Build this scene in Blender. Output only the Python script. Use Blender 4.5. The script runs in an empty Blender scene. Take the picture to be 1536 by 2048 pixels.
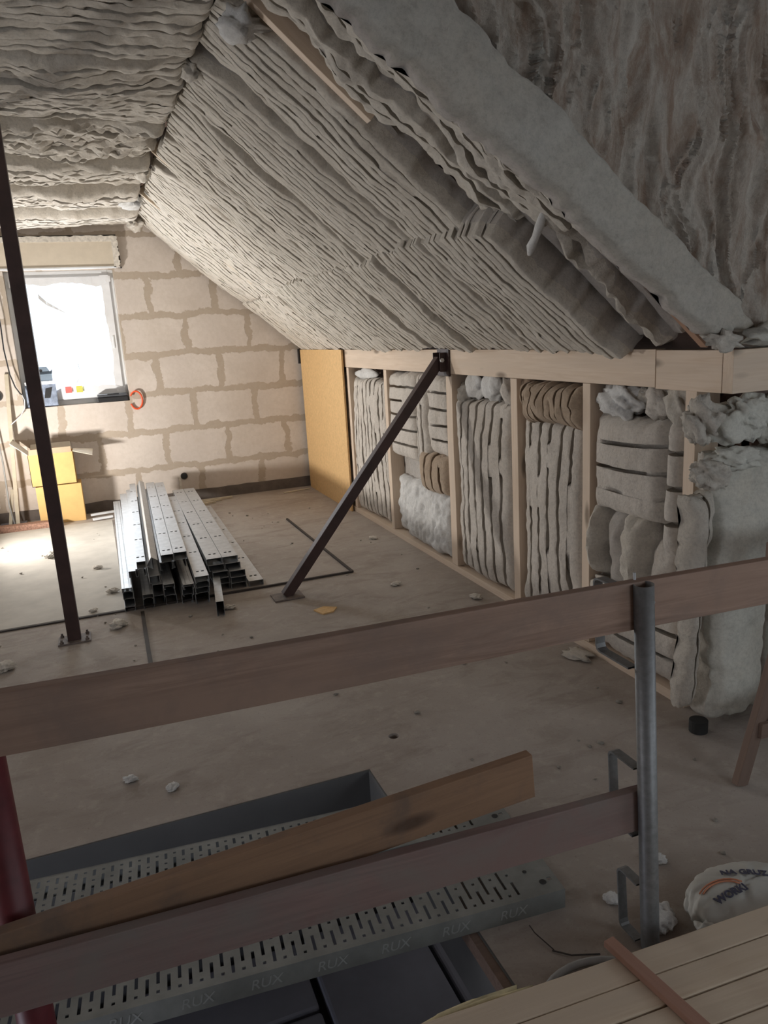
import bpy, bmesh, math, random
import numpy as np
from mathutils import Vector, Matrix
random.seed(7)
C = bpy.context.scene.collection
PI = math.pi
sin, cos, rad = math.sin, math.cos, math.radians
V = Vector

# ------------------------------------------------------------------ camera
# world: X to the right (square to the knee wall), Y along the knee wall, Z up, metres
def cam_basis(yaw, pitch, roll):
    a, p, r = rad(yaw), rad(pitch), rad(roll)
    F = V((sin(a)*cos(p), cos(a)*cos(p), -sin(p)))
    R0 = V((cos(a), -sin(a), 0)); U0 = R0.cross(F)
    return R0*cos(r)+U0*sin(r), -R0*sin(r)+U0*cos(r), F
cd = bpy.data.cameras.new('camera'); cam = bpy.data.objects.new('camera', cd); C.objects.link(cam)
R_, U_, F_ = cam_basis(20.2, 13.27, -3.35)
cam.matrix_world = Matrix(((R_.x, U_.x, -F_.x, 0), (R_.y, U_.y, -F_.y, 0), (R_.z, U_.z, -F_.z, 1.6), (0, 0, 0, 1)))
cd.sensor_fit = 'VERTICAL'; cd.sensor_height = 24.0; cd.sensor_width = 18.0
cd.lens = 1520/2048*24.0
cd.clip_start = 0.02
bpy.context.scene.camera = cam

# ------------------------------------------------------------------ exposure, sky and lights
sc = bpy.context.scene
sc.view_settings.view_transform = 'Standard'; sc.view_settings.look = 'None'
sc.view_settings.gamma = 1.0; sc.view_settings.use_curve_mapping = False
sc.view_settings.exposure = 0.0
sc.cycles.use_denoising = True
sc.cycles.max_bounces = 8; sc.cycles.diffuse_bounces = 5
w = bpy.data.worlds.new('sky'); sc.world = w; w.use_nodes = True
w.node_tree.nodes['Background'].inputs[0].default_value = (0.86, 0.93, 1.0, 1)
w.node_tree.nodes['Background'].inputs[1].default_value = 2.2

def area(name, loc, target, sx, sy, power, col, spread=180):
    l = bpy.data.lights.new(name, 'AREA'); l.shape = 'RECTANGLE'; l.size = sx; l.size_y = sy
    l.energy = power; l.color = col; l.spread = rad(spread)
    o = bpy.data.objects.new(name, l); C.objects.link(o); o.location = loc
    o.rotation_euler = (V(target)-V(loc)).to_track_quat('-Z', 'Y').to_euler(); return o
area('daylight_gable_window', (-0.15, 8.50, 1.75), (0.2, 4.0, 1.2), 0.95, 1.2, 62, (0.93, 0.97, 1.0))
area('daylight_dormer_window', (4.15, -0.6, 1.7), (1.0, 1.9, 0.9), 1.4, 1.25, 9, (0.80, 0.91, 1.0))
area('fill_front_opening', (2.3, -2.7, 1.65), (2.2, 2.0, 2.0), 1.2, 1.2, 17, (0.84, 0.93, 1.0))  # added fill light from behind the camera, brightens cheek and corner wool
area('fill_left_room', (-4.25, 1.8, 1.5), (0.8, 3.6, 2.5), 1.15, 1.45, 28, (0.98, 0.97, 1.0))  # added fill light through an unseen left opening, lifts knee wall and ceiling
area('fill_stairwell', (-1.25, 1.3, -.38), (0.6, 1.9, -.62), 0.4, 0.4, 5, (0.82, 0.87, 1.0))  # lamp added inside the shaft so the grey panels show
WORKLIGHT = (-1.28, 6.72, 0.40)
area('worklight_beam', WORKLIGHT, (0.2, 6.8, 1.5), 0.20, 0.14, 88, (1.0, 0.95, 0.885), 175)

# ------------------------------------------------------------------ numpy noise
def _hash(ix, iy, seed):
    n = (ix.astype(np.int64)*374761393 + iy.astype(np.int64)*668265263 + int(seed)*2147483647) & 0xffffffff
    n = ((n ^ (n >> 13))*1274126177) & 0xffffffff
    n = n ^ (n >> 16)
    return (n & 0xffff)/32767.5 - 1.0
def vnoise(x, y, seed=0):
    x = np.asarray(x, float); y = np.asarray(y, float)
    ix = np.floor(x); iy = np.floor(y); fx = x-ix; fy = y-iy
    fx = fx*fx*fx*(fx*(fx*6-15)+10); fy = fy*fy*fy*(fy*(fy*6-15)+10)
    a = _hash(ix, iy, seed); b = _hash(ix+1, iy, seed); c = _hash(ix, iy+1, seed); d = _hash(ix+1, iy+1, seed)
    return (a*(1-fx)+b*fx)*(1-fy)+(c*(1-fx)+d*fx)*fy
def fbm(x, y, seed=0, octv=3):
    s = 0; a = 1; t = 0
    for k in range(octv):
        s = s+a*vnoise(x*2**k+17.3*k, y*2**k-9.1*k, seed+k*31); t += a; a *= .5
    return s/t

# ------------------------------------------------------------------ materials
MATS = {}
def newmat(name):
    m = bpy.data.materials.new(name); m.use_nodes = True
    nt = m.node_tree; b = nt.nodes['Principled BSDF']; MATS[name] = m
    return m, nt, b
def N(nt, t, **kw):
    n = nt.nodes.new(t)
    for k, v in kw.items():
        if k in n.inputs: n.inputs[k].default_value = v
        else: setattr(n, k, v)
    return n
def ramp(nt, fac, stops):
    r = nt.nodes.new('ShaderNodeValToRGB'); e = r.color_ramp.elements
    while len(e) < len(stops): e.new(.5)
    for q, (p, c) in zip(e, stops): q.position = p; q.color = (*c, 1) if len(c) == 3 else c
    nt.links.new(fac, r.inputs[0]); return r.outputs[0]
def mix(nt, fac, a, b, mode='MIX'):
    m = nt.nodes.new('ShaderNodeMix'); m.data_type = 'RGBA'; m.blend_type = mode
    for s, v in ((0, fac), (6, a), (7, b)):
        if hasattr(v, 'links'): nt.links.new(v, m.inputs[s])
        else: m.inputs[s].default_value = v if s == 0 else (*v, 1)
    return m.outputs[2]
def coords(nt, scale=(1, 1, 1), kind='Object'):
    t = nt.nodes.new('ShaderNodeTexCoord'); mp = nt.nodes.new('ShaderNodeMapping'); mp.inputs['Scale'].default_value = scale
    nt.links.new(t.outputs[kind], mp.inputs[0]); return mp.outputs[0]
def shifted(nt, vec):
    oi = nt.nodes.new('ShaderNodeObjectInfo'); m = nt.nodes.new('ShaderNodeVectorMath'); m.operation = 'MULTIPLY'
    m.inputs[1].default_value = (31, 17, 23); nt.links.new(oi.outputs['Random'], m.inputs[0])
    a = nt.nodes.new('ShaderNodeVectorMath'); a.operation = 'ADD'; nt.links.new(vec, a.inputs[0]); nt.links.new(m.outputs[0], a.inputs[1]); return a.outputs[0]
def noise(nt, vec, scale, detail=4, rough=.55, dist=0.0):
    n = N(nt, 'ShaderNodeTexNoise', Scale=scale, Detail=detail, Roughness=rough, Distortion=dist); nt.links.new(vec, n.inputs['Vector']); return n.outputs[0]
def bump(nt, b, h, strength, dist=.01, prev=None):
    n = nt.nodes.new('ShaderNodeBump'); n.inputs['Strength'].default_value = strength; n.inputs['Distance'].default_value = dist
    nt.links.new(h, n.inputs['Height'])
    if prev is not None: nt.links.new(prev, n.inputs['Normal'])
    nt.links.new(n.outputs[0], b.inputs['Normal']); return n.outputs[0]

def wool(name, c1, c2, c3, rough_bump=.7):
    m, nt, b = newmat(name); co = coords(nt)
    a = noise(nt, co, 3.2, 5, .6); f = noise(nt, co, 70, 8, .78); g = noise(nt, co, 11, 5, .65, .6)
    col = ramp(nt, a, [(.33, c2), (.52, c1), (.70, c3)])
    col2 = mix(nt, ramp(nt, g, [(.47, (0, 0, 0)), (.64, (1, 1, 1))]), col, tuple(x*.70 for x in c1), 'MIX')
    col3 = mix(nt, .65, col2, ramp(nt, f, [(.28, tuple(x*.62 for x in c1)), (.5, c1), (.72, tuple(min(1, x*1.2) for x in c1))]))
    nt.links.new(col3, b.inputs['Base Color']); b.inputs['Roughness'].default_value = .97
    b.inputs['Specular IOR Level'].default_value = .08
    b.inputs['Sheen Weight'].default_value = .15; b.inputs['Sheen Roughness'].default_value = .6
    p = bump(nt, b, g, rough_bump*.7, .02); bump(nt, b, f, min(1, rough_bump*1.3), .008, p)
    return m
W_CREAM = wool('wool_cream', (.66, .615, .545), (.56, .505, .43), (.72, .685, .62))
W_WARM = wool('wool_warm', (.72, .67, .60), (.66, .60, .50), (.76, .725, .665))
W_KNEE = wool('wool_knee', (.69, .64, .58), (.62, .555, .48), (.74, .70, .65))
W_BROWN = wool('wool_brown', (.50, .39, .29), (.45, .34, .25), (.58, .48, .38))
W_WHITE = wool('wool_white', (.70, .70, .69), (.62, .62, .61), (.76, .76, .75), .5)
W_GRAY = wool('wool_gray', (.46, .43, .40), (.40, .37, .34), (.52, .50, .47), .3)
W_BAND = wool('wool_band', (.44, .42, .375), (.43, .38, .31), (.44, .445, .43), .35)
W_CHEEK = wool('wool_cheek', (.57, .52, .455), (.44, .355, .28), (.64, .625, .58), .8)
_nt = W_CHEEK.node_tree; _b = _nt.nodes['Principled BSDF']; _old = _b.inputs['Base Color'].links[0].from_socket
_st = noise(_nt, coords(_nt, (9, 9, 2.2)), 1.4, 6, .68, .8)
_nt.links.new(mix(_nt, ramp(_nt, _st, [(.44, (0, 0, 0)), (.62, (.9, .9, .9))]), _old, (.33, .235, .175)), _b.inputs['Base Color'])
W_SHEET = wool('wool_sheet', (.58, .575, .52), (.57, .52, .43), (.60, .615, .58), .3)
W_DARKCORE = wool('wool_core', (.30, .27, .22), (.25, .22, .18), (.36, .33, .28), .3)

def wood(name, c1, c2, knots=True, rough=.75, dirt=None, scale=1.0, strength=.25):
    m, nt, b = newmat(name); co = shifted(nt, coords(nt, (1.2*scale, 22*scale, 22*scale)))
    g = noise(nt, co, 2.2, 6, .62, 1.2)
    co2 = shifted(nt, coords(nt, (.6, 5, 5))); g2 = noise(nt, co2, 2.0, 3, .5)
    col = ramp(nt, g, [(.32, c2), (.62, c1)])
    col = mix(nt, ramp(nt, g2, [(.35, (0, 0, 0)), (.7, (1, 1, 1))]), col, tuple(x*.86 for x in c1))
    if knots:
        vco = shifted(nt, coords(nt, (2.2, 7, 7))); v = N(nt, 'ShaderNodeTexVoronoi', Scale=1.0); nt.links.new(vco, v.inputs['Vector'])
        k = ramp(nt, v.outputs['Distance'], [(.07, (1, 1, 1)), (.17, (0, 0, 0))])
        col = mix(nt, k, col, tuple(x*.45 for x in c2))
    if dirt:
        dco = shifted(nt, coords(nt, (1, 1, 1))); d = noise(nt, dco, 5.5, 5, .65, .4)
        col = mix(nt, ramp(nt, d, [(.45, (0, 0, 0)), (.72, (1, 1, 1))]), col, dirt)
    nt.links.new(col, b.inputs['Base Color']); b.inputs['Roughness'].default_value = rough
    b.inputs['Specular IOR Level'].default_value = .25
    bump(nt, b, g, strength, .003); return m
PINE = wood('pine_fresh', (.74, .61, .49), (.65, .51, .39))
PINE_PALE = wood('pine_pale', (.66, .55, .43), (.57, .46, .34))
PINE_RAIL = wood('pine_weathered_rail', (.40, .275, .215), (.20, .13, .10), dirt=(.25, .185, .155))
PINE_OLD = wood('plank_old_brown', (.33, .205, .13), (.22, .135, .09), dirt=(.17, .125, .10))
PINE_RED = wood('plank_reddish_grey', (.27, .19, .175), (.18, .12, .115), dirt=(.22, .19, .175))
WOOD_DARK = wood('sarking_dark', (.23, .155, .125), (.16, .11, .09))
WOOD_RAFTER = wood('rafter_brown', (.44, .28, .20), (.34, .21, .15))
WOOD_STICK = wood('stick_reddish', (.42, .245, .185), (.33, .18, .135), knots=False)
WOOD_LADDER = wood('trestle_brown', (.22, .155, .125), (.15, .105, .085))

def simple(name, c, rough=.6, metal=0, noise_amt=.15, nscale=12, bmp=.05, emit=None, spec=.5):
    m, nt, b = newmat(name); co = coords(nt); n = noise(nt, co, nscale, 5, .6)
    col = ramp(nt, n, [(.3, tuple(x*(1-noise_amt) for x in c)), (.7, tuple(min(1, x*(1+noise_amt)) for x in c))])
    nt.links.new(col, b.inputs['Base Color']); b.inputs['Roughness'].default_value = rough; b.inputs['Metallic'].default_value = metal
    b.inputs['Specular IOR Level'].default_value = spec
    if bmp: bump(nt, b, n, bmp, .004)
    if emit: b.inputs['Emission Color'].default_value = (*c, 1); b.inputs['Emission Strength'].default_value = emit
    return m
STEEL_BROWN = simple('steel_red_oxide', (.050, .026, .024), .55, 0, .3, 9)
STEEL_PLATE = simple('steel_plate_dusty', (.16, .13, .115), .7, 0, .3, 30)
GALV = simple('galvanised_tube', (.22, .225, .23), .5, .5, .15, 60, .05)
GALV_STUD = simple('galvanised_stud', (.52, .53, .54), .50, .7, .12, 20, .03)
GALV_DECK = simple('galvanised_deck', (.22, .225, .215), .68, .35, .2, 9, .12)
RED_PAINT = simple('maroon_paint', (.115, .018, .024), .5, 0, .3, 14)
BLACK = simple('black_plastic', (.016, .016, .018), .5)
DARK_STRIP = simple('dark_strip', (.055, .045, .04), .8)
WHITE_PVC = simple('white_pvc', (.70, .72, .74), .35, 0, .03)
PAPER = simple('white_foil', (.74, .75, .77), .5, 0, .08, 6, .3)
BLUE_PACK = simple('blue_grey_pack', (.25, .30, .40), .6, 0, .4, 26)
BLUE_CARD = simple('blue_grey_card', (.20, .26, .33), .7, 0, .1)
BEIGE_BOX = simple('shutter_box_beige', (.62, .55, .45), .8, 0, .05)
PLASTER = simple('plaster_edge', (.66, .62, .56), .9, 0, .25, 30, .4)
RED_STICKER = simple('red_sticker', (.65, .16, .14), .5); YELLOW_STICKER = simple('yellow_sticker', (.62, .60, .12), .5)
ORANGE = simple('orange_cord', (.75, .10, .03), .5)
CARD = simple('cardboard_yellow', (.60, .385, .15), .85, 0, .08, 8, .1)
CARD_IN = simple('cardboard_inner', (.42, .31, .21), .85, 0, .08)
CARD_PALE = simple('cardboard_pale', (.68, .62, .52), .85, 0, .08)
CHIPBOARD = simple('yellow_board', (.66, .43, .20), .8, 0, .12, 45, .1)
LATH_GREY = simple('lath_grey_wood', (.50, .44, .34), .8, 0, .12)
TERRACOTTA = simple('brown_hollow_brick', (.30, .17, .12), .9, 0, .4, 60, .6)
FOAM = simple('yellow_foam', (.60, .53, .33), .9, 0, .25, 20, .6)
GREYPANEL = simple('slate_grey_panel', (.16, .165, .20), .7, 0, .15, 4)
GREYPIPE = simple('grey_conduit', (.32, .32, .31), .5)
SHAFT = simple('shaft_plaster_grey', (.12, .12, .12), .9, 0, .12, 3, .2)
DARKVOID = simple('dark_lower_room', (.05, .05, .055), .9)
DOTBLACK = simple('pipe_black', (.02, .02, .02), .8)
LETTER = simple('print_dark', (.06, .06, .10), .7); LETTER_OR = simple('print_orange', (.55, .22, .12), .7)
LETTER_METAL = simple('embossed_steel', (.34, .35, .34), .6, .35)
BAG = simple('white_sack', (.50, .50, .47), .5, 0, .15, 5, .35)

def stud_sheen():
    pass

def concrete():
    m, nt, b = newmat('concrete_floor'); co = coords(nt)
    a = noise(nt, co, .9, 6, .6, .5); f = noise(nt, co, 14, 6, .7); s = noise(nt, coords(nt, (1, 2.2, 1)), 2.6, 6, .68, .8); sp = noise(nt, co, 90, 3, .6)
    col = ramp(nt, a, [(.32, (.325, .28, .245)), (.50, (.385, .34, .305)), (.68, (.44, .40, .36))])
    col = mix(nt, ramp(nt, s, [(.50, (0, 0, 0)), (.72, (.75, .75, .75))]), col, (.25, .205, .175))
    col = mix(nt, ramp(nt, f, [(.52, (0, 0, 0)), (.75, (.5, .5, .5))]), col, (.52, .475, .42))
    col = mix(nt, ramp(nt, sp, [(.60, (0, 0, 0)), (.74, (.6, .6, .6))]), col, (.24, .20, .17))
    nt.links.new(col, b.inputs['Base Color']); b.inputs['Roughness'].default_value = .82; b.inputs['Specular IOR Level'].default_value = .3
    p = bump(nt, b, s, .25, .02); bump(nt, b, f, .35, .006, p); return m
CONCRETE = concrete()
SHEET_FLOOR = simple('pale_sheet_floor', (.50, .47, .42), .8, 0, .12, 5, .15)

def blockwall():
    m, nt, b = newmat('aerated_block_wall')
    t = nt.nodes.new('ShaderNodeTexCoord'); sep = nt.nodes.new('ShaderNodeSeparateXYZ'); nt.links.new(t.outputs['Object'], sep.inputs[0])
    cmb = nt.nodes.new('ShaderNodeCombineXYZ'); nt.links.new(sep.outputs[0], cmb.inputs[0]); nt.links.new(sep.outputs[2], cmb.inputs[1])
    nz = N(nt, 'ShaderNodeTexNoise', Scale=4.5, Detail=5, Roughness=.68); nt.links.new(cmb.outputs[0], nz.inputs['Vector'])
    sub = nt.nodes.new('ShaderNodeVectorMath'); sub.operation = 'MULTIPLY_ADD'; sub.inputs[1].default_value = (.15, .12, 0); sub.inputs[2].default_value = (-.075, -.06, 0)
    nt.links.new(nz.outputs['Color'], sub.inputs[0])
    add = nt.nodes.new('ShaderNodeVectorMath'); add.operation = 'ADD'; nt.links.new(cmb.outputs[0], add.inputs[0]); nt.links.new(sub.outputs[0], add.inputs[1])
    br = nt.nodes.new('ShaderNodeTexBrick'); br.offset = .5; nt.links.new(add.outputs[0], br.inputs['Vector'])
    for k, v in (('Scale', 1.0), ('Brick Width', .635), ('Row Height', .379), ('Mortar Size', .062), ('Mortar Smooth', 1.0), ('Bias', 0)): br.inputs[k].default_value = v
    mn = noise(nt, coords(nt), 9, 6, .7); mp_ = nt.nodes.new('ShaderNodeMath'); mp_.operation = 'MULTIPLY_ADD'; nt.links.new(mn, mp_.inputs[0]); mp_.inputs[1].default_value = 1.5; mp_.inputs[2].default_value = -.75
    ma = nt.nodes.new('ShaderNodeMath'); ma.operation = 'ADD'; nt.links.new(br.outputs['Fac'], ma.inputs[0]); nt.links.new(mp_.outputs[0], ma.inputs[1])
    fac = ramp(nt, ma.outputs[0], [(.40, (0, 0, 0)), (.55, (1, 1, 1))])
    big = noise(nt, coords(nt), 2.1, 3, .5); blk = ramp(nt, big, [(.35, (.60, .535, .485)), (.65, (.66, .595, .54))])
    brcol = mix(nt, fac, blk, (.44, .37, .30))
    co = coords(nt); f = noise(nt, co, 26, 5, .65); a = noise(nt, co, 1.6, 4, .6)
    col = mix(nt, ramp(nt, f, [(.4, (0, 0, 0)), (.7, (.35, .35, .35))]), brcol, (.50, .44, .38))
    col = mix(nt, ramp(nt, a, [(.5, (0, 0, 0)), (.75, (.4, .4, .4))]), col, (.44, .37, .30))
    nt.links.new(col, b.inputs['Base Color']); b.inputs['Roughness'].default_value = .95; b.inputs['Specular IOR Level'].default_value = .1
    inv = nt.nodes.new('ShaderNodeMath'); inv.operation = 'SUBTRACT'; inv.inputs[0].default_value = 1; nt.links.new(fac, inv.inputs[1])
    p = bump(nt, b, inv.outputs[0], .25, .008); bump(nt, b, f, .3, .004, p); return m
BLOCKS = blockwall()
BITUMEN = simple('dark_damp_course', (.13, .11, .10), .85, 0, .25, 9, .3)

def glassmat():
    m, nt, b = newmat('window_glass_film')
    b.inputs['Base Color'].default_value = (.95, .97, 1, 1); b.inputs['Roughness'].default_value = .25
    b.inputs['Transmission Weight'].default_value = 1.0; b.inputs['IOR'].default_value = 1.02
    return m
GLASS = glassmat()
m_, nt_, b_ = newmat('daylit_outdoors'); b_.inputs['Base Color'].default_value = (.9, .93, 1, 1)
LAMP_ON = simple('lamp_lens_lit', (1.0, .92, .8), .5, emit=8)

# ------------------------------------------------------------------ object helpers
def tag(o, label, cat, group=None, kind=None):
    o['label'] = label; o['category'] = cat
    if group: o['group'] = group
    if kind: o['kind'] = kind
    return o
def root(name, loc, label, cat, group=None):
    o = bpy.data.objects.new(name, None); o.empty_display_size = .1; C.objects.link(o); o.location = loc
    return tag(o, label, cat, group)
class MB:
    def __init__(s): s.v = []; s.f = []; s.mi = []
    def add(s, vs, fs, mi=0):
        n = len(s.v); s.v += [tuple(q) for q in vs]; s.f += [tuple(i+n for i in q) for q in fs]; s.mi += [mi]*len(fs); return s
    def box(s, a, b, mi=0):
        x0, y0, z0 = a; x1, y1, z1 = b
        return s.add([(x0,y0,z0),(x1,y0,z0),(x1,y1,z0),(x0,y1,z0),(x0,y0,z1),(x1,y0,z1),(x1,y1,z1),(x0,y1,z1)],
                     [(0,3,2,1),(4,5,6,7),(0,1,5,4),(1,2,6,5),(2,3,7,6),(3,0,4,7)], mi)
    def obox(s, p0, p1, w, h, up=(0,0,1), mi=0):
        p0, p1, up = V(p0), V(p1), V(up); d = (p1-p0).normalized(); sd = d.cross(up).normalized()*(w/2); u = sd.normalized().cross(d)*(h/2)
        vs = [p0-sd-u, p0+sd-u, p0+sd+u, p0-sd+u, p1-sd-u, p1+sd-u, p1+sd+u, p1-sd+u]
        return s.add(vs, [(0,1,2,3),(7,6,5,4),(0,4,5,1),(1,5,6,2),(2,6,7,3),(3,7,4,0)], mi)
    def prism(s, pts, off, mi=0):
        n = len(pts); off = V(off); vs = [V(p) for p in pts]+[V(p)+off for p in pts]
        return s.add(vs, [tuple(range(n))[::-1], tuple(range(n, 2*n))]+[(i, (i+1) % n, n+(i+1) % n, n+i) for i in range(n)], mi)
    def tube(s, pts, r, n=10, cap=True, mi=0):
        pts = [V(p) for p in pts]; rs = r if isinstance(r, (list, tuple)) else [r]*len(pts); k0 = len(s.v); prev = None
        for i, p in enumerate(pts):
            t = (pts[min(i+1, len(pts)-1)]-pts[max(i-1, 0)]).normalized()
            a = (prev - t*prev.dot(t)).normalized() if prev is not None else t.orthogonal().normalized(); prev = a; b = t.cross(a)
            for j in range(n): q = 2*PI*j/n; s.v.append(tuple(p+(a*cos(q)+b*sin(q))*rs[i]))
        for i in range(len(pts)-1):
            for j in range(n): s.f.append((k0+i*n+j, k0+i*n+(j+1) % n, k0+(i+1)*n+(j+1) % n, k0+(i+1)*n+j)); s.mi.append(mi)
        if cap:
            s.f.append(tuple(k0+j for j in range(n))[::-1]); s.f.append(tuple(k0+(len(pts)-1)*n+j for j in range(n))); s.mi += [mi, mi]
        return s
    def build(s, name, mat, parent=None, loc=None, smooth=False, bevel=0, solid=0):
        me = bpy.data.meshes.new(name)
        if parent is not None: o_ = parent.matrix_basis.translation.copy(); pp = parent.parent
        if parent is not None and parent.parent is not None: o_ = o_+parent.parent.matrix_basis.translation
        if parent is None:
            if loc is None:
                a = np.array(s.v); loc = ((a[:,0].min()+a[:,0].max())/2, (a[:,1].min()+a[:,1].max())/2, a[:,2].min())
            o_ = V(loc)
        me.from_pydata([tuple(V(q)-o_) for q in s.v], [], s.f)
        for m in (mat if isinstance(mat, (list, tuple)) else [mat]): me.materials.append(m)
        me.polygons.foreach_set('material_index', s.mi)
        if smooth: me.polygons.foreach_set('use_smooth', [True]*len(s.f))
        me.update(); o = bpy.data.objects.new(name, me); C.objects.link(o)
        if parent is not None: o.parent = parent
        else: o.location = o_
        if bevel:
            md = o.modifiers.new('bevel', 'BEVEL'); md.width = bevel; md.segments = 2; md.limit_method = 'ANGLE'
        if solid:
            md = o.modifiers.new('solid', 'SOLIDIFY'); md.thickness = solid; md.offset = 0
        return o
def structure(o, name=None):
    o['kind'] = 'structure'; return o
def lumber(name, p0, p1, w, h, mat, up=(0,0,1), parent=None, wob=0.0, bevel=.002, twist=0, seed=1):
    """squared timber; local X runs along the grain. w across, h along 'up'"""
    p0, p1, up = V(p0), V(p1), V(up); L = (p1-p0).length; x = (p1-p0).normalized(); y = up.cross(x).normalized(); z = x.cross(y)
    n = max(2, int(L/.12)); vs = []; fs = []
    for i in range(n+1):
        t = i/n; dx = vnoise(t*3, seed*1.7, seed)*wob; dz = vnoise(t*3+9, seed*1.7, seed)*wob; a = twist*t
        for (yy, zz) in ((-w/2,-h/2),(w/2,-h/2),(w/2,h/2),(-w/2,h/2)):
            vs.append((t*L, (yy*cos(a)-zz*sin(a))+float(dx), (yy*sin(a)+zz*cos(a))+float(dz)))
    for i in range(n):
        for j in range(4): a0 = i*4+j; b0 = i*4+(j+1) % 4; fs.append((a0, a0+4, b0+4, b0))
    fs += [(0,1,2,3), (n*4+3, n*4+2, n*4+1, n*4)]
    me = bpy.data.meshes.new(name); me.from_pydata(vs, [], fs); me.materials.append(mat); me.update()
    o = bpy.data.objects.new(name, me); C.objects.link(o)
    M = Matrix.Identity(4)
    for r in range(3): M[r][0] = x[r]; M[r][1] = y[r]; M[r][2] = z[r]; M[r][3] = p0[r]
    if parent is not None:
        o.parent = parent; M = Matrix.Translation(-parent.matrix_basis.translation) @ M
    o.matrix_basis = M
    if bevel: md = o.modifiers.new('bevel', 'BEVEL'); md.width = bevel; md.segments = 2; md.limit_method = 'ANGLE'; md.angle_limit = rad(50)
    return o

def batt(name, P00, P10, P11, P01, n, label, mats=None, cat='insulation batt', group=None, pitch=.06, thick=.10, bulge=.03, ragged=.012,
         rows=.02, groove=.06, seed=1, dash=.0, low=.02, mid=.008, gw=.135, corner=0, parent=None, extra=None, ridge=.16, edge=.05, wob=.25, curl=None, grooves=True):
    """mineral wool batt: quad P00-P10 (across the cuts) x P00-P01 (along the cuts), bulging along n; the cuts are real slits."""
    P00, P10, P11, P01, n = (np.array(p, float) for p in (P00, P10, P11, P01, n)); n = n/np.linalg.norm(n)
    W = (np.linalg.norm(P10-P00)+np.linalg.norm(P11-P01))/2; L = (np.linalg.norm(P01-P00)+np.linalg.norm(P11-P10))/2
    K = max(1, int(round(W/pitch))) ; pt = W/K
    if grooves:
        fr = [-gw*1.5, -gw, -gw*.8, 0, gw*.8, gw, gw*1.5, .25, .5, .75]
        s = sorted({round(k+q, 4) for k in range(K) for q in fr if 0 <= k+q < K} | {float(K)})
    else:
        s = list(np.linspace(0, K, max(3, int(W/rows))))
    s = np.array(s); t = np.linspace(0, 1, max(4, int(L/rows)))
    S, T = np.meshgrid(s, t, indexing='ij'); u = S/K; vL = T*L
    kk = np.round(S); w_ = vnoise(kk*3.71+.5, vL*2.3, seed+5)*wob*.5 + vnoise(kk*.35, vL*1.2, seed+6)*wob
    inner = np.clip(np.minimum(S, K-S)/1.2, 0, 1)
    u = u + w_*inner/K
    # the slits open out below the surface (undercut)
    if grooves:
        fd = S-np.round(S); und = (np.abs(fd) < gw*.9)&(np.abs(fd) > gw*.5)&(np.round(S) > .5)&(np.round(S) < K-.5)
        u = u + und*np.sign(fd)*gw*2.0/K
    # outline wobble
    rg = ragged
    eu = vnoise(vL*9, 0*vL+.3, seed+11)*rg + vnoise(vL*31, 0*vL+.3, seed+12)*rg*.6
    eu2 = vnoise(vL*9, 0*vL+7.3, seed+13)*rg + vnoise(vL*31, 0*vL+.3, seed+14)*rg*.6
    ev = vnoise(S*pt*9, 0*S+.3, seed+15)*rg + vnoise(S*pt*31, 0*S, seed+16)*rg*.6
    ev2 = vnoise(S*pt*9, 0*S+5.3, seed+17)*rg + vnoise(S*pt*31, 0*S, seed+18)*rg*.6
    uu = u + corner*(1-T)**7*(1-u)**2/W + (1-u)**6*eu/W + u**6*eu2/W; tt = T + (1-T)**8*ev/L + T**8*ev2/L
    B = P00[None,None]*((1-uu)*(1-tt))[...,None]+P10[None,None]*(uu*(1-tt))[...,None]+P11[None,None]*(uu*tt)[...,None]+P01[None,None]*((1-uu)*tt)[...,None]
    du = np.minimum(u, 1-u)*W; dv = np.minimum(T, 1-T)*L
    e = np.sqrt(np.clip(du/edge, 0, 1)*(2-np.clip(du/edge, 0, 1)))*np.sqrt(np.clip(dv/edge, 0, 1)*(2-np.clip(dv/edge, 0, 1)))
    h = thick*.55 + thick*.45*e + bulge*np.sin(PI*np.clip(u, 0, 1))**.7*np.sin(PI*T)**.6
    h = h + low*fbm(u*W*2.2+seed, vL*2.0, seed, 2) + mid*fbm(u*W*9, vL*9, seed+3, 2) + mid*.6*vnoise(u*W*34, vL*30, seed+4)
    if grooves:
        fr_ = np.abs(S-np.round(S)); isg = (fr_ < gw*.9)*1.0 + .03*((fr_ >= gw*.9) & (fr_ < gw*1.2))
        real = (np.round(S) > 0.5) & (np.round(S) < K-.5)
        dn = vnoise(np.round(S)*5.13, vL*5.5, seed+21) ; msk = np.clip((dn-dash+.55)/.25, 0, 1)*real
        h = h - isg*groove*msk*np.clip(dv/.02, 0, 1)
        h = h + ridge*pt*.35*(np.sin(PI*np.clip(S-np.floor(S), 0, 1))**.6-.5)*np.clip(dv/.05, 0, 1)
        h = h + .35*mid*vnoise(np.floor(S)*7.7, vL*4, seed+22)*2
    if curl is not None: h = h + curl(u, T)
    if extra is not None: h = h + extra(B, vL, u, T)
    Pt = B + n*h[...,None]
    nu, nv = S.shape; top = Pt.reshape(-1, 3)
    # side walls: ring of boundary verts pushed back to the rear plane, in two steps
    ring = [i*nv for i in range(nu)]+[(nu-1)*nv+j for j in range(1, nv)]+[i*nv+nv-1 for i in range(nu-2, -1, -1)]+[j for j in range(nv-2, 0, -1)]
    rb = B.reshape(-1, 3)[ring]; rt = top[ring]; m = len(ring); q = np.arange(m)
    jag = vnoise(q*.37, q*0+2., seed+31)*.006
    ctr = (P00+P10+P11+P01)/4; outw = rb-ctr; outw /= np.linalg.norm(outw, axis=1)[:, None]
    mid1 = rt*.62+rb*.38 + outw*(jag+.004)[:,None]; mid2 = rt*.3+rb*.7 - outw*(jag)[:,None]
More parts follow.
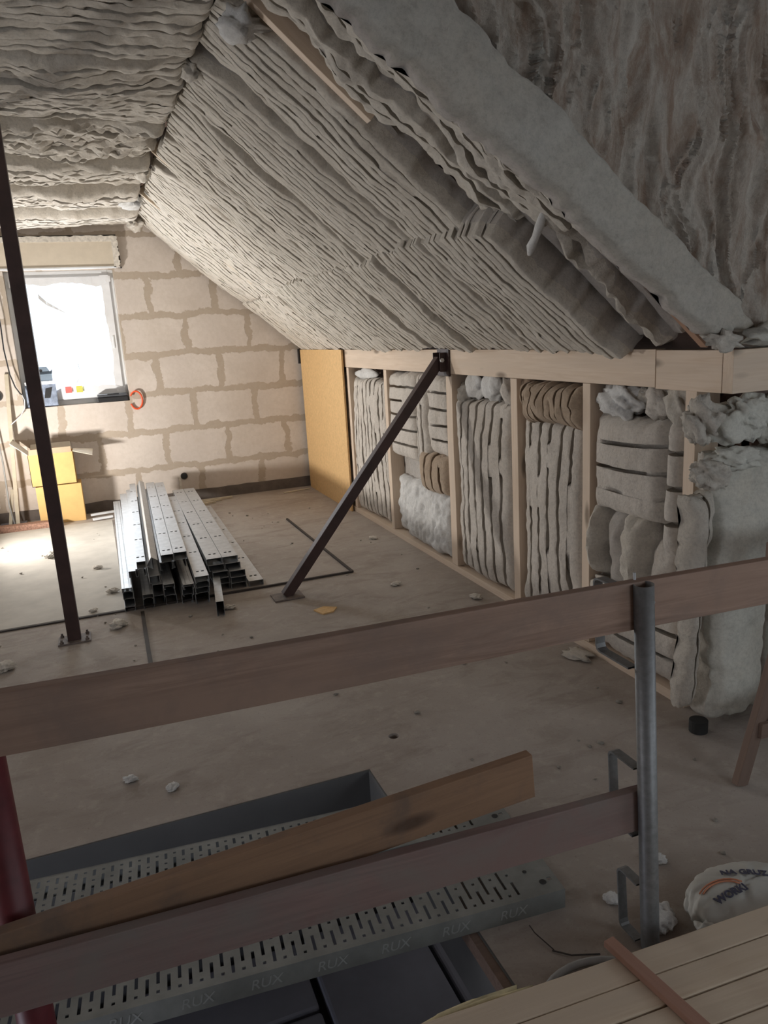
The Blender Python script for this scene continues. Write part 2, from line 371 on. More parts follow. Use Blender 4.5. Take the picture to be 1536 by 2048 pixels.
    verts = np.vstack([top, mid1, mid2, rb, ctr[None]])
    n0 = len(top); faces = []; mi = []
    I, J = np.meshgrid(np.arange(nu-1), np.arange(nv-1), indexing='ij'); a = (I*nv+J).ravel()
    quads = np.stack([a, a+nv, a+nv+1, a+1], 1); nf = np.cross(P10-P00, P01-P00)
    if nf@n < 0: quads = quads[:, ::-1]
    faces = quads.tolist(); mi = [0]*len(faces)
    for lv, (A0, B0) in enumerate(((None, n0), (n0, n0+m), (n0+m, n0+2*m))):
        for i in range(m):
            j = (i+1) % m; x0 = ring[i] if A0 is None else A0+i; x1 = ring[j] if A0 is None else A0+j
            f = (x0, B0+i, B0+j, x1); faces.append(f if nf@n > 0 else f[::-1]); mi.append(1)
    cidx = len(verts)-1
    for i in range(m): faces.append((n0+2*m+i, cidx, n0+2*m+(i+1) % m)); mi.append(1)
    o_ = ctr if parent is None else np.array(parent.matrix_basis.translation)
    me = bpy.data.meshes.new(name); me.from_pydata((verts-o_).tolist(), [], faces)
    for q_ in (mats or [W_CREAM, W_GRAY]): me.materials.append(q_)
    me.polygons.foreach_set('material_index', mi); me.polygons.foreach_set('use_smooth', [True]*len(faces)); me.update()
    me.set_sharp_from_angle(angle=rad(62))
    o = bpy.data.objects.new(name, me); C.objects.link(o)
    if parent is None: o.location = tuple(ctr); tag(o, label, cat, group)
    else: o.parent = parent
    return o

def lump(name, loc, r, mat, seed, label=None, cat=None, group=None, squash=(1,1,1), rough=.35, parent=None, sub=3, rot=0.0, freq=2.2):
    """torn wool tuft: a folded, noisy lump"""
    bm = bmesh.new(); bmesh.ops.create_icosphere(bm, subdivisions=sub, radius=1.0)
    for v in bm.verts:
        p = v.co.copy(); a = float(fbm(p.x*freq+seed*3.1+p.z*1.3, p.y*freq-p.z*freq*.8, seed, 3)); b_ = float(vnoise(p.x*freq*3+p.z*2, p.y*freq*3+p.z*3.3, seed+9))
        k = 1+rough*a*1.6+rough*.35*b_ - rough*.9*max(0, abs(float(vnoise(p.x*freq*1.4+p.z, p.y*freq*1.4+4, seed+3)))-.45)
        v.co = p*k
    M = Matrix.Rotation(rot, 3, 'Z')
    for v in bm.verts: v.co = M @ V((v.co.x*r*squash[0], v.co.y*r*squash[1], v.co.z*r*squash[2]))
    me = bpy.data.meshes.new(name); bm.to_mesh(me); bm.free(); me.materials.append(mat); me.polygons.foreach_set('use_smooth', [True]*len(me.polygons)); me.update()
    o = bpy.data.objects.new(name, me); C.objects.link(o)
    if parent is not None: o.parent = parent; o.location = V(loc)-parent.matrix_basis.translation
    else: o.location = loc
    if label: tag(o, label, cat, group)
    return o
# ------------------------------------------------------------------ the setting
AL = rad(41.0); RX, RZ = .60, 2.80
DV = V((cos(AL), 0, -sin(AL))); DN = V((-sin(AL), 0, -cos(AL)))
def SP(s, y, off=0.0): return V((RX, y, RZ))+DV*s+DN*off
OPX0, OPX1, OPY0, OPY1 = -1.35, .785, .62, 2.455

def floor_mesh():
    bm = bmesh.new()
    def loop(pts): 
        vs = [bm.verts.new((x, y, 0)) for x, y in pts]; return vs, [bm.edges.new((vs[i], vs[(i+1) % len(vs)])) for i in range(len(vs))]
    _, e1 = loop([(-4, -2.5), (3.9, -2.5), (3.9, 8.05), (-4, 8.05)])
    v2, e2 = loop([(OPX0, OPY0), (OPX1, OPY0), (OPX1, OPY1), (OPX0, OPY1)])
    v3, e3 = loop([(.955+.022*cos(2*PI*i/16), 2.637+.022*sin(2*PI*i/16)) for i in range(16)])
    bmesh.ops.triangle_fill(bm, edges=e1+e2+e3, use_beauty=True)
    for f in bm.faces:
        if f.normal.z < 0: f.normal_flip()
    for vs, d in ((v2, .26), (v3, .16)):
        lo = [bm.verts.new((v.co.x, v.co.y, -d)) for v in vs]; n = len(vs)
        for i in range(n): bm.faces.new((vs[i], vs[(i+1) % n], lo[(i+1) % n], lo[i]))
        if d < .2: bm.faces.new(lo)
    me = bpy.data.meshes.new('floor'); bm.to_mesh(me); bm.free(); me.materials.append(CONCRETE); me.update()
    o = bpy.data.objects.new('floor', me); C.objects.link(o); return structure(o)
floor_mesh()

# gable wall with its window opening
WX0, WX1, WZ0, WZ1 = -.63, .335, 1.085, 2.345
b = MB(); Y0, Y1 = 8.05, 8.33
b.box((-4, Y0, 0), (WX0, Y1, 3.05)).box((WX1, Y0, 0), (2.4, Y1, 3.05)).box((WX0, Y0, 0), (WX1, Y1, WZ0)).box((WX0, Y0, WZ1), (WX1, Y1, 3.05))
structure(b.build('wall_back', BLOCKS, loc=(0, 0, 0)))
b = MB()
pts = []
n = 60
for i in range(n+1): pts.append((-4+i*6.13/n, 0, .105+.012*float(vnoise(i*.9, .3, 4))))
b.prism([(-4, 8.035, 0)]+[(x, 8.035, z) for x, _, z in pts]+[(2.13, 8.035, 0)], (0, .02, 0))
structure(b.build('baseboard_back', BITUMEN))
# other walls of the attic, mostly out of view
b = MB(); b.box((2.36, 2.25, 0), (2.42, 8.05, 1.40)); structure(b.build('wall_right', WOOD_DARK))
b = MB(); b.prism([(.35, 2.24, 3.0), (4, 2.24, 3.0), (4, 2.24, 0), (2.36, 2.24, 0), (2.36, 2.24, 1.50)], (0, .05, 0)); structure(b.build('wall_cheek', WOOD_DARK))
b = MB(); b.box((3.95, -2.5, 0), (4.1, -1.35, 3)).box((3.95, .15, 0), (4.1, 2.24, 3)).box((3.95, -1.35, 0), (4.1, .15, 1.05)).box((3.95, -1.35, 2.35), (4.1, .15, 3)); structure(b.build('wall_dormer', PLASTER, loc=(0,0,0)))
b = MB(); b.box((-4.15, -2.5, 0), (-4, 1.2, 3)).box((-4.15, 2.4, 0), (-4, 8.05, 3)).box((-4.15, 1.2, 0), (-4, 2.4, .8)).box((-4.15, 1.2, 2.3), (-4, 2.4, 3)); structure(b.build('wall_left', BLOCKS, loc=(0,0,0)))  # opening added for the left fill light
b = MB(); b.box((-4, -2.65, 0), (1.65, -2.5, 3)).box((2.95, -2.65, 0), (4.1, -2.5, 3)).box((1.65, -2.65, 0), (2.95, -2.5, 1.0)).box((1.65, -2.65, 2.3), (2.95, -2.5, 3)); structure(b.build('wall_front', BLOCKS, loc=(0,0,0)))  # opening added for the front fill light
b = MB(); b.box((-4, 2.26, 2.96), (.75, 8.05, 3.02)); structure(b.build('ceiling', WOOD_DARK))
b = MB(); b.box((-4, -2.5, 2.96), (4.1, 2.26, 3.02)); structure(b.build('ceiling_dormer', WOOD_DARK))
b = MB(); b.prism([SP(-.25, 2.26, -.17), SP(2.35, 2.26, -.17), SP(2.35, 2.26, -.21), SP(-.25, 2.26, -.21)], (0, 5.79, 0)); structure(b.build('ceiling_slope', WOOD_DARK))
# stair shaft below the opening
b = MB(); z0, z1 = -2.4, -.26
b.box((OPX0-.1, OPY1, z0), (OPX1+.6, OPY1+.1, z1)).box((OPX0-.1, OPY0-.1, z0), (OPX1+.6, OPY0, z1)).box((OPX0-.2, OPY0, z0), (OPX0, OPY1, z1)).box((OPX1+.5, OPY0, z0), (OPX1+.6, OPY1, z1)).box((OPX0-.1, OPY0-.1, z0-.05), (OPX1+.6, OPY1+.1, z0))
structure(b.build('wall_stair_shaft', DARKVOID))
b = MB(); b.box((OPX0, OPY1-.006, -.26), (OPX1, OPY1, -.002)).box((OPX1-.006, OPY0, -.26), (OPX1, OPY1-.006, -.002)); structure(b.build('trim_1', SHAFT))
b = MB(); b.box((OPX1-.03, 1.02, -.05), (OPX1-.006, 1.66, -.004)); structure(b.build('trim_2', WOOD_LADDER))
# stair landing stacked with grey panels
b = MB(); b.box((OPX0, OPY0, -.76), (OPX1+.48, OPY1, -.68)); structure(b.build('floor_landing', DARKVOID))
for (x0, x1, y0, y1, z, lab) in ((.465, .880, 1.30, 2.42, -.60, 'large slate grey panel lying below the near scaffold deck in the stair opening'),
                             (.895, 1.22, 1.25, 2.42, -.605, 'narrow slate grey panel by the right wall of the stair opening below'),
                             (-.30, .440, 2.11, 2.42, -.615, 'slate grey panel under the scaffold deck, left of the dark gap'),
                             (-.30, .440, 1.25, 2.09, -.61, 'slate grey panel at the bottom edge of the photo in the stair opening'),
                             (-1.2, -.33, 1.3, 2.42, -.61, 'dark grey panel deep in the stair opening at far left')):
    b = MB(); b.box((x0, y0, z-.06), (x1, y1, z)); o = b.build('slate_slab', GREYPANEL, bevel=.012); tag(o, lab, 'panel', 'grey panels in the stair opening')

# window 1: white plastic frame, filmed pane
win = bpy.data.objects.new('window_1', None); C.objects.link(win); win.location = (-.147, 8.2, WZ0); win['kind'] = 'structure'
def frame_ring(x0, x1, z0, z1, y0, y1, w):
    m = MB(); m.box((x0, y0, z0), (x0+w, y1, z1)).box((x1-w, y0, z0), (x1, y1, z1)).box((x0+w, y0, z0), (x1-w, y1, z0+w)).box((x0+w, y0, z1-w), (x1-w, y1, z1)); return m
frame_ring(WX0, WX1, WZ0, WZ1, 8.16, 8.24, .05).build('window_frame', WHITE_PVC, win, bevel=.004)
frame_ring(WX0+.05, WX1-.05, WZ0+.05, WZ1-.05, 8.145, 8.21, .055).build('window_sash', WHITE_PVC, win, bevel=.006)
mg = bpy.data.materials.new('clear_pane'); mg.use_nodes = True; nt = mg.node_tree; nt.nodes.clear()
tr = N(nt, 'ShaderNodeBsdfTransparent'); tr.inputs[0].default_value = (.93, .95, .97, 1); gl = N(nt, 'ShaderNodeBsdfGlossy'); gl.inputs['Roughness'].default_value = .12
mx = N(nt, 'ShaderNodeMixShader'); mx.inputs[0].default_value = .06; out = N(nt, 'ShaderNodeOutputMaterial')
nt.links.new(tr.outputs[0], mx.inputs[1]); nt.links.new(gl.outputs[0], mx.inputs[2]); nt.links.new(mx.outputs[0], out.inputs[0])
m = MB(); m.box((WX0+.10, 8.18, WZ0+.10), (WX1-.10, 8.186, WZ1-.10)); m.build('pane', mg, win)
m = MB(); m.box((-.06, 8.136, 1.62), (-.045, 8.146, 1.70)) if 0 else m.box((WX1-.085, 8.128, 1.60), (WX1-.068, 8.146, 1.72)); m.build('window_handle', WHITE_PVC, win, bevel=.003)
# torn plastic film taped round the frame
m = MB()
def ragged_strip(m, xa, za, xb, zb, w0, seed, nx, nz, y=8.139):
    n = 26; ps = []; qs = []
    for i in range(n+1):
        t = i/n; k = w0*(1+.30*float(vnoise(t*6, seed, seed))+.10*float(vnoise(t*26, seed, seed)))
        x = xa+(xb-xa)*t; z = za+(zb-za)*t; ps.append((x, y, z)); qs.append((x+nx*k, y-.004+.004*float(vnoise(t*9, 2, seed)), z+nz*k))
    for i in range(n): m.add([ps[i], ps[i+1], qs[i+1], qs[i]], [(0, 1, 2, 3)])
ragged_strip(m, WX0+.03, WZ1-.06, WX1-.03, WZ1-.06, .075, 3, 0, -1)
ragged_strip(m, WX1-.045, WZ1-.05, WX1-.045, WZ0+.05, .075, 5, -1, 0)
ragged_strip(m, WX0+.045, WZ1-.05, WX0+.045, WZ0+.05, .07, 7, 1, 0)
ragged_strip(m, WX0+.03, WZ0+.06, WX1-.03, WZ0+.06, .10, 9, 0, 1)
m.build('film', PAPER, win, solid=.0015)
# flaps of torn film against the glass
FEATHER = simple('film_flap_grey', (.42, .42, .42), .7)
m = MB(); n = 14
def flap(m, pts, w):
    for i in range(len(pts)-1):
        (x0, z0), (x1, z1) = pts[i], pts[i+1]; k0 = w*(1-i/(len(pts)-1)); k1 = w*(1-(i+1)/(len(pts)-1))
        m.add([(x0, 8.125, z0), (x1, 8.12, z1), (x1, 8.125, z1-k1), (x0, 8.135, z0-k0)], [(0, 1, 2, 3)])
flap(m, [(-.36, 2.14), (-.30, 2.07), (-.25, 2.035), (-.20, 2.00), (-.15, 1.965), (-.12, 1.93)], .045)
flap(m, [(-.10, 1.47), (-.09, 1.40), (-.11, 1.32), (-.14, 1.28), (-.19, 1.24)], -.03)
m.build('film_flap', FEATHER, win, solid=.0012)
# head box above the window
sb = root('roller_shutter_box', (-.12, 8.02, 2.35), 'beige roller shutter box above the bright window, plaster edges torn', 'shutter box')
m = MB(); m.box((-.95, 8.0, 2.352), (.36, 8.049, 2.60)); m.build('cover', BEIGE_BOX, sb, bevel=.004)
m = MB(); m.box((-.95, 7.985, 2.345), (.37, 8.03, 2.362)); m.build('bottom_rail', WHITE_PVC, sb, bevel=.003)
def rough_strip(x0, x1, z0, z1, y, d, horizontal, seed, amp=.008):
    pts = []; n = 40
    for i in range(n+1):
        t = i/n
        if horizontal: pts.append((x0+(x1-x0)*t, y, z1+amp*float(vnoise(t*30, 1, seed))))
        else: pts.append((x1+amp*float(vnoise(t*20, 1, seed)), y, z0+(z1-z0)*t))
    return [(x0, y, z0)]+pts+[(x1, y, z0)] if horizontal else [(x0, y, z0)]+pts+[(x0, y, z1)]
m = MB(); m.prism(rough_strip(-.95, .40, 2.585, 2.635, 7.99, 0, True, 2), (0, .055, 0)); m.prism(rough_strip(.352, .405, 2.35, 2.63, 7.985, 0, False, 6, .01), (0, .06, 0)); m.build('plaster_edge', PLASTER, sb)
m = MB()
for (x0, z0, x1, z1, w_) in ((-.95, 2.640, .40, 2.646, .006), (.400, 2.63, .415, 2.40, .007), (.36, 2.36, .42, 2.35, .012)):
    m.obox((x0, 8.035, z0), (x1, 8.035, z1), .028, w_, up=(0, 0, 1) if abs(x1-x0) > .1 else (1, 0, 0))
m.build('crack', DOTBLACK, sb)

# pale sheet, its painted edge shadow and dark joints on the floor
m = MB(); m.box((-2.6, 4.80, 0), (.01, 7.55, .012)); o = m.build('floor_sheet', SHEET_FLOOR, bevel=.002); tag(o, 'large pale thin sheet lying on the floor under the left end of the steel profiles', 'sheet')
m = MB(); m.box((-2.6, 4.782, 0), (.01, 4.799, .010)); m.build('edge_shadow_strip', DARK_STRIP, None); o = bpy.data.objects['edge_shadow_strip']; o.name = 'edge_shadow_strip'; tag(o, 'dark strip for the shadow along the front edge of the pale floor sheet, behind the steel column', 'strip')  # dark strip stands in for the shaded front edge of the sheet
def strip(name, pts, w_, h, label):
    m = MB()
    for a, c in zip(pts[:-1], pts[1:]): m.obox((a[0], a[1], h/2), (c[0], c[1], h/2), w_, h)
    o = m.build(name, DARK_STRIP); tag(o, label, 'strip')
strip('angle_strip', [(.02, 4.793), (.30, 4.788), (.84, 4.788), (1.20, 4.795), (1.507, 4.795), (1.500, 5.4), (1.488, 6.60)], .016, .014, 'thin black L-shaped strip lying on the floor behind the foot of the diagonal brace')
strip('joint_strip', [(.105, 4.72), (.100, 4.45), (.094, 4.1), (.088, 3.6), (.085, 3.3)], .022, .006, 'thin dark strip on the floor running forward from the steel profile pile')

# ------------------------------------------------------------------ timber of the knee wall and roof
plate = lumber('wall_plate', (2.155, 2.525, 1.396), (2.155, 8.04, 1.396), .05, .152, PINE, seed=3); tag(plate, 'long pale pine beam along the top of the insulated knee wall', 'beam')
plate = lumber('wall_plate', (2.155, 2.172, 1.392), (2.155, 2.521, 1.392), .05, .154, PINE, seed=4); tag(plate, 'short pale pine beam end piece at the corner of the knee wall', 'beam')
plate = lumber('wall_plate', (2.132, 2.146, 1.392), (3.9, 2.146, 1.392), .05, .154, PINE, seed=5); tag(plate, 'pine beam turning away to the right at the knee wall corner', 'beam')
plate = lumber('sole_plate', (2.185, 2.30, .022), (2.185, 7.9, .022), .11, .044, PINE, seed=6); tag(plate, 'pine sole plate on the floor along the knee wall insulation', 'sole plate')
for yc, w_, z0, lab in ((2.325, .058, .046, 'pine wall stud nearest the corner of the knee wall, partly buried in wool'),
                    (2.992, .058, .046, 'pine wall stud between the horizontally cut wool and the brown-topped wool'),
                    (3.646, .066, .046, 'pine wall stud between the brown-topped wool and the white-tufted wool'),
                    (4.460, .086, .046, 'wide pine wall stud below the head of the diagonal steel brace'),
                    (5.60, .06, .046, 'pine wall stud showing only low down in the patchwork wool'),
                    (6.52, .06, .046, 'pine wall stud beside the yellow board')):
    o = lumber('wall_stud', (2.19, yc, z0), (2.19, yc, 1.318), w_, .115, PINE, up=(1, 0, 0), wob=.002, seed=int(yc*9)); tag(o, lab, 'stud', 'knee wall studs')
m = MB(); m.box((2.095, 6.56, .0), (2.113, 7.97, 1.474)); o = m.build('yellow_board', CHIPBOARD, bevel=.002); tag(o, 'tall yellow chipboard panel standing against the far end of the knee wall', 'board')
m = MB(); m.box((2.085, 8.00, 1.33), (2.105, 8.045, 1.48)); o = m.build('angle_bracket', BLACK); tag(o, 'small black bracket at the top far corner of the yellow board', 'bracket')

for yc, mat, off, s0, w_, lab in ((2.275, WOOD_RAFTER, -.012, .75, .035, 'reddish brown rafter exposed beside the near hanging insulation edge'),
                      (2.90, PINE, .0, -.1, .042, 'pale pine rafter exposed at the top of the photo between wool batts'),
                      (4.12, PINE_PALE, -.01, -.05, .03, 'pale lath showing in the gap where the slope meets the flat ceiling, nearest'),
                      (5.52, PINE_PALE, .0, -.05, .03, 'second pale lath at the ceiling bend, above the middle batt'),
                      (6.92, PINE_PALE, .0, -.05, .03, 'farthest pale lath at the ceiling bend near the gable wall')):
    o = lumber('rafter', SP(s0, yc, off-.07), SP(2.03 if yc < 2.5 else .66 if yc < 3 else 1.1, yc, off-.07), w_, .14, mat, up=tuple(DN), seed=int(yc*7), wob=.002); tag(o, lab, 'rafter', 'rafters and laths of the slope')
m = MB(); m.prism([SP(-.05, 2.93, -.1), SP(1.3, 2.93, -.1), SP(1.3, 2.93, -.03), SP(-.05, 2.93, -.03)], (0, -.012, 0))
# ------------------------------------------------------------------ insulation of the slope
GS = 'wool batts on the roof slope'
nrm = tuple(DN)
def slope_batt(name, s0, s1, yA, yB, label, seed, taper=0.0, lift=0.0, mats=None, t=.10, taperB=0.0, **kw):
    """yA near edge, yB far edge; lift lowers the batt into the room"""
    o_ = -t+lift
    P00 = SP(s0, yA+.015, o_); P10 = SP(s0, yB-taperB, o_); P11 = SP(s1, yB, o_); P01 = SP(s1, yA, o_)
    return batt(name, P00, P10, P11, P01, nrm, label, mats=mats, thick=t, corner=taper*1.3, seed=seed, group=GS, **kw)
TILT = lambda a: (lambda u, T: a*(1-u)**1.5)     # near edge hanging lower
up = [(7.02, 8.0, 0, .00, .00, W_WARM, 'finely cut pale batt on the slope against the gable wall, upper row'),
      (5.60, 7.02, .10, .00, .00, W_WARM, 'upper row slope batt second from the gable wall'),
      (4.90, 5.60, .08, .005, .00, W_CREAM, 'narrow upper row slope batt behind the middle laths'),
      (4.20, 4.90, .00, .00, .01, W_CREAM, 'upper row slope batt right behind the nearest lath gap'),
      (3.52, 4.18, .12, .01, .00, W_CREAM, 'upper row slope batt in front of the nearest lath gap'),
      (2.94, 3.52, .06, .00, .01, W_CREAM, 'upper row slope batt behind the pale pine rafter at the top')]
for i, (a, c, tp, lf, tl, mt, lab) in enumerate(up):
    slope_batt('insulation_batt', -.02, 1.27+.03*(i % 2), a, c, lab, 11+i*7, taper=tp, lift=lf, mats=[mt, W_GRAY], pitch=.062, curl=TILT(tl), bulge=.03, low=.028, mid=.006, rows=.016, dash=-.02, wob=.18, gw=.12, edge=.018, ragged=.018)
lo = [(6.55, 8.0, .010, .00, W_WARM, 'finely cut batt low on the slope by the yellow board'),
      (4.62, 6.55, .015, .015, W_CREAM, 'wide lower row slope batt whose near edge shows smooth grey wool'),
      (3.98, 4.60, .02, .03, W_CREAM, 'lower row slope batt above the head of the steel brace'),
      (3.36, 3.98, .02, .0, W_CREAM, 'lower row slope batt behind the widest cut batt'),
      (2.67, 3.36, .025, .05, W_CREAM, 'lower row slope batt with curved cuts and a thick ragged near edge')]
for i, (a, c, lf, tl, mt, lab) in enumerate(lo):
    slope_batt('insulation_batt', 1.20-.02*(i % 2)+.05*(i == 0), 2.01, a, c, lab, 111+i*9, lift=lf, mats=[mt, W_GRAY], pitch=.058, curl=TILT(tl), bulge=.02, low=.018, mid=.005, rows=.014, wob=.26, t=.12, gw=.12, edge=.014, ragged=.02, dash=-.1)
# the last bay beside the dormer: thin torn layers
slope_batt('insulation_batt', .02, 1.30, 2.60, 2.84, 'narrow torn wool strip hanging below the pale pine rafter', 301, lift=-.02, mats=[W_CREAM, W_GRAY], pitch=.075, ragged=.03, bulge=.01, low=.05, mid=.016, curl=TILT(.03), rows=.012, edge=.014)
slope_batt('insulation_batt', -.02, 1.34, 2.205, 2.575, 'ragged layered wool strip along the upper edge of the hanging band', 311, lift=.0, mats=[W_CREAM, W_GRAY], pitch=.075, ragged=.035, bulge=.01, low=.05, mid=.016, curl=TILT(.03), rows=.012, edge=.014)
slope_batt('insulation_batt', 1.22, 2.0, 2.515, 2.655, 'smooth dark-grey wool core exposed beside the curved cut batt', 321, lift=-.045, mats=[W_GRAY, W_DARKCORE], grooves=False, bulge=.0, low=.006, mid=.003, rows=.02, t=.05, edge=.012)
slope_batt('insulation_batt', 1.26, 1.99, 2.465, 2.515, 'thin frilly wool layer in the last bay above the beam, left one', 331, lift=-.005, mats=[W_CREAM, W_GRAY], grooves=False, ragged=.022, bulge=.0, low=.03, mid=.022, rows=.009, t=.07, edge=.01)
slope_batt('insulation_batt', 1.20, 1.98, 2.385, 2.425, 'thin frilly wool layer in the last bay above the beam, middle one', 341, lift=.015, mats=[W_CREAM, W_GRAY], grooves=False, ragged=.022, bulge=.0, low=.03, mid=.022, rows=.009, t=.07, edge=.01)
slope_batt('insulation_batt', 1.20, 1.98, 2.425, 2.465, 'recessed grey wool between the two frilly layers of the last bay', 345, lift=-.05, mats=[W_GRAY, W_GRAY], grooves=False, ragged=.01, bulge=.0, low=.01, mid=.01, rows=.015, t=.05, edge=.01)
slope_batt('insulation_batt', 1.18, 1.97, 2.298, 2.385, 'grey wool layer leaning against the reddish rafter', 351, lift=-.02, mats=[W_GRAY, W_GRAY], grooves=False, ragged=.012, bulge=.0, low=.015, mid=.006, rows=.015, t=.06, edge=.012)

# band of wool hanging along the slope edge and the cheek wall beside it
yb = 2.165
band = batt('insulation_batt', (.42, yb, 2.66), (.56, yb, 2.875), (2.245, yb, 1.545), (2.00, yb, 1.53), (0, -1, 0), 'long smooth grey wool band running diagonally along the near edge of the slope', mats=[W_BAND, W_GRAY], grooves=False, thick=.075, bulge=.012, ragged=.022, low=.012, mid=.006, rows=.012, seed=401, group='wool on the dormer cheek', edge=.04)
def streaks(B, vl, u, T):
    uw = B[..., 0]; vl = B[..., 2]
    wx = uw*12+1.5*vnoise(uw*2.1, vl*1.7, 77)+.8*vnoise(uw*9, vl*5, 78)
    r = 1-np.abs(vnoise(wx, vl*1.5, 71)); r2 = 1-np.abs(vnoise(wx*2.3+5, vl*3.4, 72)); r3 = vnoise(wx*5, vl*9, 73)
    return .010+.036*r**3+.024*r2**2+.009*r3+.03*fbm(uw*1.6, vl*1.6, 79, 2)
batt('insulation_batt', (.60, 2.225, 2.95), (3.7, 2.225, 2.95), (3.7, 2.225, 1.475), (2.20, 2.225, 1.475), (0, -1, 0), 'big crumpled wool sheet with vertical folds covering the dormer cheek above the beam', mats=[W_CHEEK, W_GRAY], grooves=False, thick=.05, bulge=.02, ragged=.01, low=.0, mid=.004, rows=.0105, seed=411, extra=streaks, group='wool on the dormer cheek')
for i, (x, y, z, r, sq, mt, lab) in enumerate(((2.06, 2.10, 1.505, .045, (1.5, .9, .8), W_CREAM, 'small wool tuft poking out over the beam corner below the diagonal band'),
        (2.28, 2.07, 1.525, .065, (1.8, .8, .6), W_SHEET, 'torn wool tuft on top of the beam corner, in the middle of three'),
        (2.50, 2.07, 1.52, .06, (1.9, .8, .65), W_CHEEK, 'torn wool tuft lying on the beam at the right edge of the photo'))):
    lump('wool_tuft', (x, y, z), r, mt, 40+i, lab, 'wool tuft', 'loose wool tufts in the roof', sq, .5)

# flat ceiling batts, cuts run across the room
GC = 'wool batts on the flat ceiling'
def ceil_batt(yA, yB, z, label, seed, tl=.0, x1=.60, x0=-2.2, mats=None, **kw):
    return batt('insulation_batt', (x1, yA, z+.10), (x1, yB, z+.10), (x0, yB, z+.10), (x0, yA, z+.10), (0, 0, -1), label, mats=mats or [W_CREAM, W_CREAM], thick=.12, seed=seed, group=GC, curl=TILT(tl), **kw)
ceil_batt(7.30, 8.0, 2.76, 'ceiling batt directly above the window and shutter box', 501, .06, x1=.58, mats=[W_WARM, W_WARM], low=.03, mid=.014, pitch=.055, rows=.02)
ceil_batt(6.35, 7.28, 2.79, 'second ceiling batt from the gable wall, pitted surface', 511, .06, x1=.53, mats=[W_WARM, W_WARM], low=.045, mid=.018, pitch=.055, rows=.02)
ceil_batt(5.55, 6.33, 2.80, 'third ceiling batt from the gable wall, hanging lower at its near edge', 521, .06, x1=.56, low=.045, mid=.018, pitch=.055, rows=.02)
ceil_batt(4.66, 5.52, 2.82, 'ceiling batt with torn lumpy face behind the head of the steel column', 531, .04, x1=.57, low=.06, mid=.03, pitch=.06, rows=.018)
ceil_batt(3.62, 4.62, 2.79, 'ceiling batt in front of the steel column head, evenly cut', 541, .03, x1=.585, low=.05, mid=.014, pitch=.066, rows=.016, dash=.05, wob=.35)
ceil_batt(1.95, 3.60, 2.78, 'nearest big ceiling batt at the top left with deep creases', 551, .0, x1=.60, low=.06, mid=.010, pitch=.075, rows=.014, dash=.02, wob=.3, gw=.10)
for i, (x, y, z, r, sq, mt, lab) in enumerate(((.66, 2.98, 2.69, .075, (1.1, 1.3, .6), W_WHITE, 'white fluffy wool tuft at the ceiling bend near the top of the photo'),
        (.60, 3.72, 2.77, .05, (1, 1.2, .9), W_CREAM, 'cream wool tuft beside the nearest lath gap'),
        (.52, 5.85, 2.755, .05, (1, 2.2, .8), W_CREAM, 'cream wool tuft bunched at the middle ceiling bend'),
        (.50, 6.75, 2.73, .07, (1.1, 2.4, .8), W_WHITE, 'pale wool wad stuffed between the far laths'),
        (.58, 7.85, 2.72, .06, (1.2, 2, .9), W_WARM, 'rounded wool wad at the ceiling bend by the gable wall'))):
    lump('wool_tuft', (x, y, z), r, mt, 60+i, lab, 'wool tuft', 'loose wool tufts in the roof', sq, .45)
# hanging white shred over the slope joint
m = MB(); m.tube([(1.56, 2.43, 2.00), (1.555, 2.44, 1.965), (1.56, 2.47, 1.935), (1.575, 2.52, 1.905), (1.58, 2.56, 1.875), (1.585, 2.58, 1.85)], [.006, .014, .017, .014, .018, .008], 9); o = m.build('wool_shred', W_WHITE, smooth=True); tag(o, 'white shred of wool bridging the gap at the near slope joint', 'wool tuft')

# ------------------------------------------------------------------ knee wall insulation
GK = 'wool batts in the knee wall'
def knee(yN, yF, z0, z1, label, seed, horiz=False, x=2.262, t=.11, mats=None, **kw):
    """yN near end, yF far end"""
    kw.setdefault('pitch', .093); kw.setdefault('rows', .014); kw.setdefault('groove', .09); kw.setdefault('gw', .13); kw.setdefault('wob', .12); kw.setdefault('ridge', .10); kw.setdefault('low', .018); kw.setdefault('mid', .006)
    a, b2, c, d = (x, yF, z1), (x, yN, z1), (x, yN, z0), (x, yF, z0)
    if horiz: q = (d, a, b2, c)      # across = up the wall
    else: q = (a, b2, c, d)
    return batt('insulation_batt', *q, (-1, 0, 0), label, mats=mats or [W_KNEE, W_KNEE], thick=t, seed=seed, group=GK, **kw)
# bay beside the corner: horizontal cuts over a torn lower half
knee(2.50, 2.955, .74, 1.185, 'wool batt with four bold horizontal cuts near the knee wall corner', 601, horiz=True, pitch=.108, gw=.08, bulge=.03)
knee(2.365, 2.475, .62, 1.19, 'narrow horizontally cut wool strip left of the corner stud', 603, horiz=True, pitch=.14, gw=.08, bulge=.015, t=.13)
knee(2.365, 2.955, .055, .40, 'horizontally cut wool batt low down behind the railing post', 605, horiz=True, pitch=.10, gw=.08, bulge=.02)
for i, (a, c, z0, z1, xx, mt, lab) in enumerate(((2.86, 2.95, .42, .76, 2.25, W_CREAM, 'torn curled wool strip beside the second stud, knee height'),
        (2.72, 2.86, .36, .74, 2.262, W_GRAY, 'recessed grey wool fold between two curled strips'),
        (2.56, 2.72, .34, .76, 2.25, W_CREAM, 'upright bulging wool roll in the torn lower half'),
        (2.37, 2.56, .34, .68, 2.26, W_KNEE, 'smooth upright wool roll left of the corner stud'))):
    knee(a, c, z0, z1, lab, 611+i*3, x=xx, mats=[mt, W_KNEE], grooves=False, bulge=.045, ragged=.02, mid=.02, low=.03, t=.12 if i % 2 == 0 else .08)
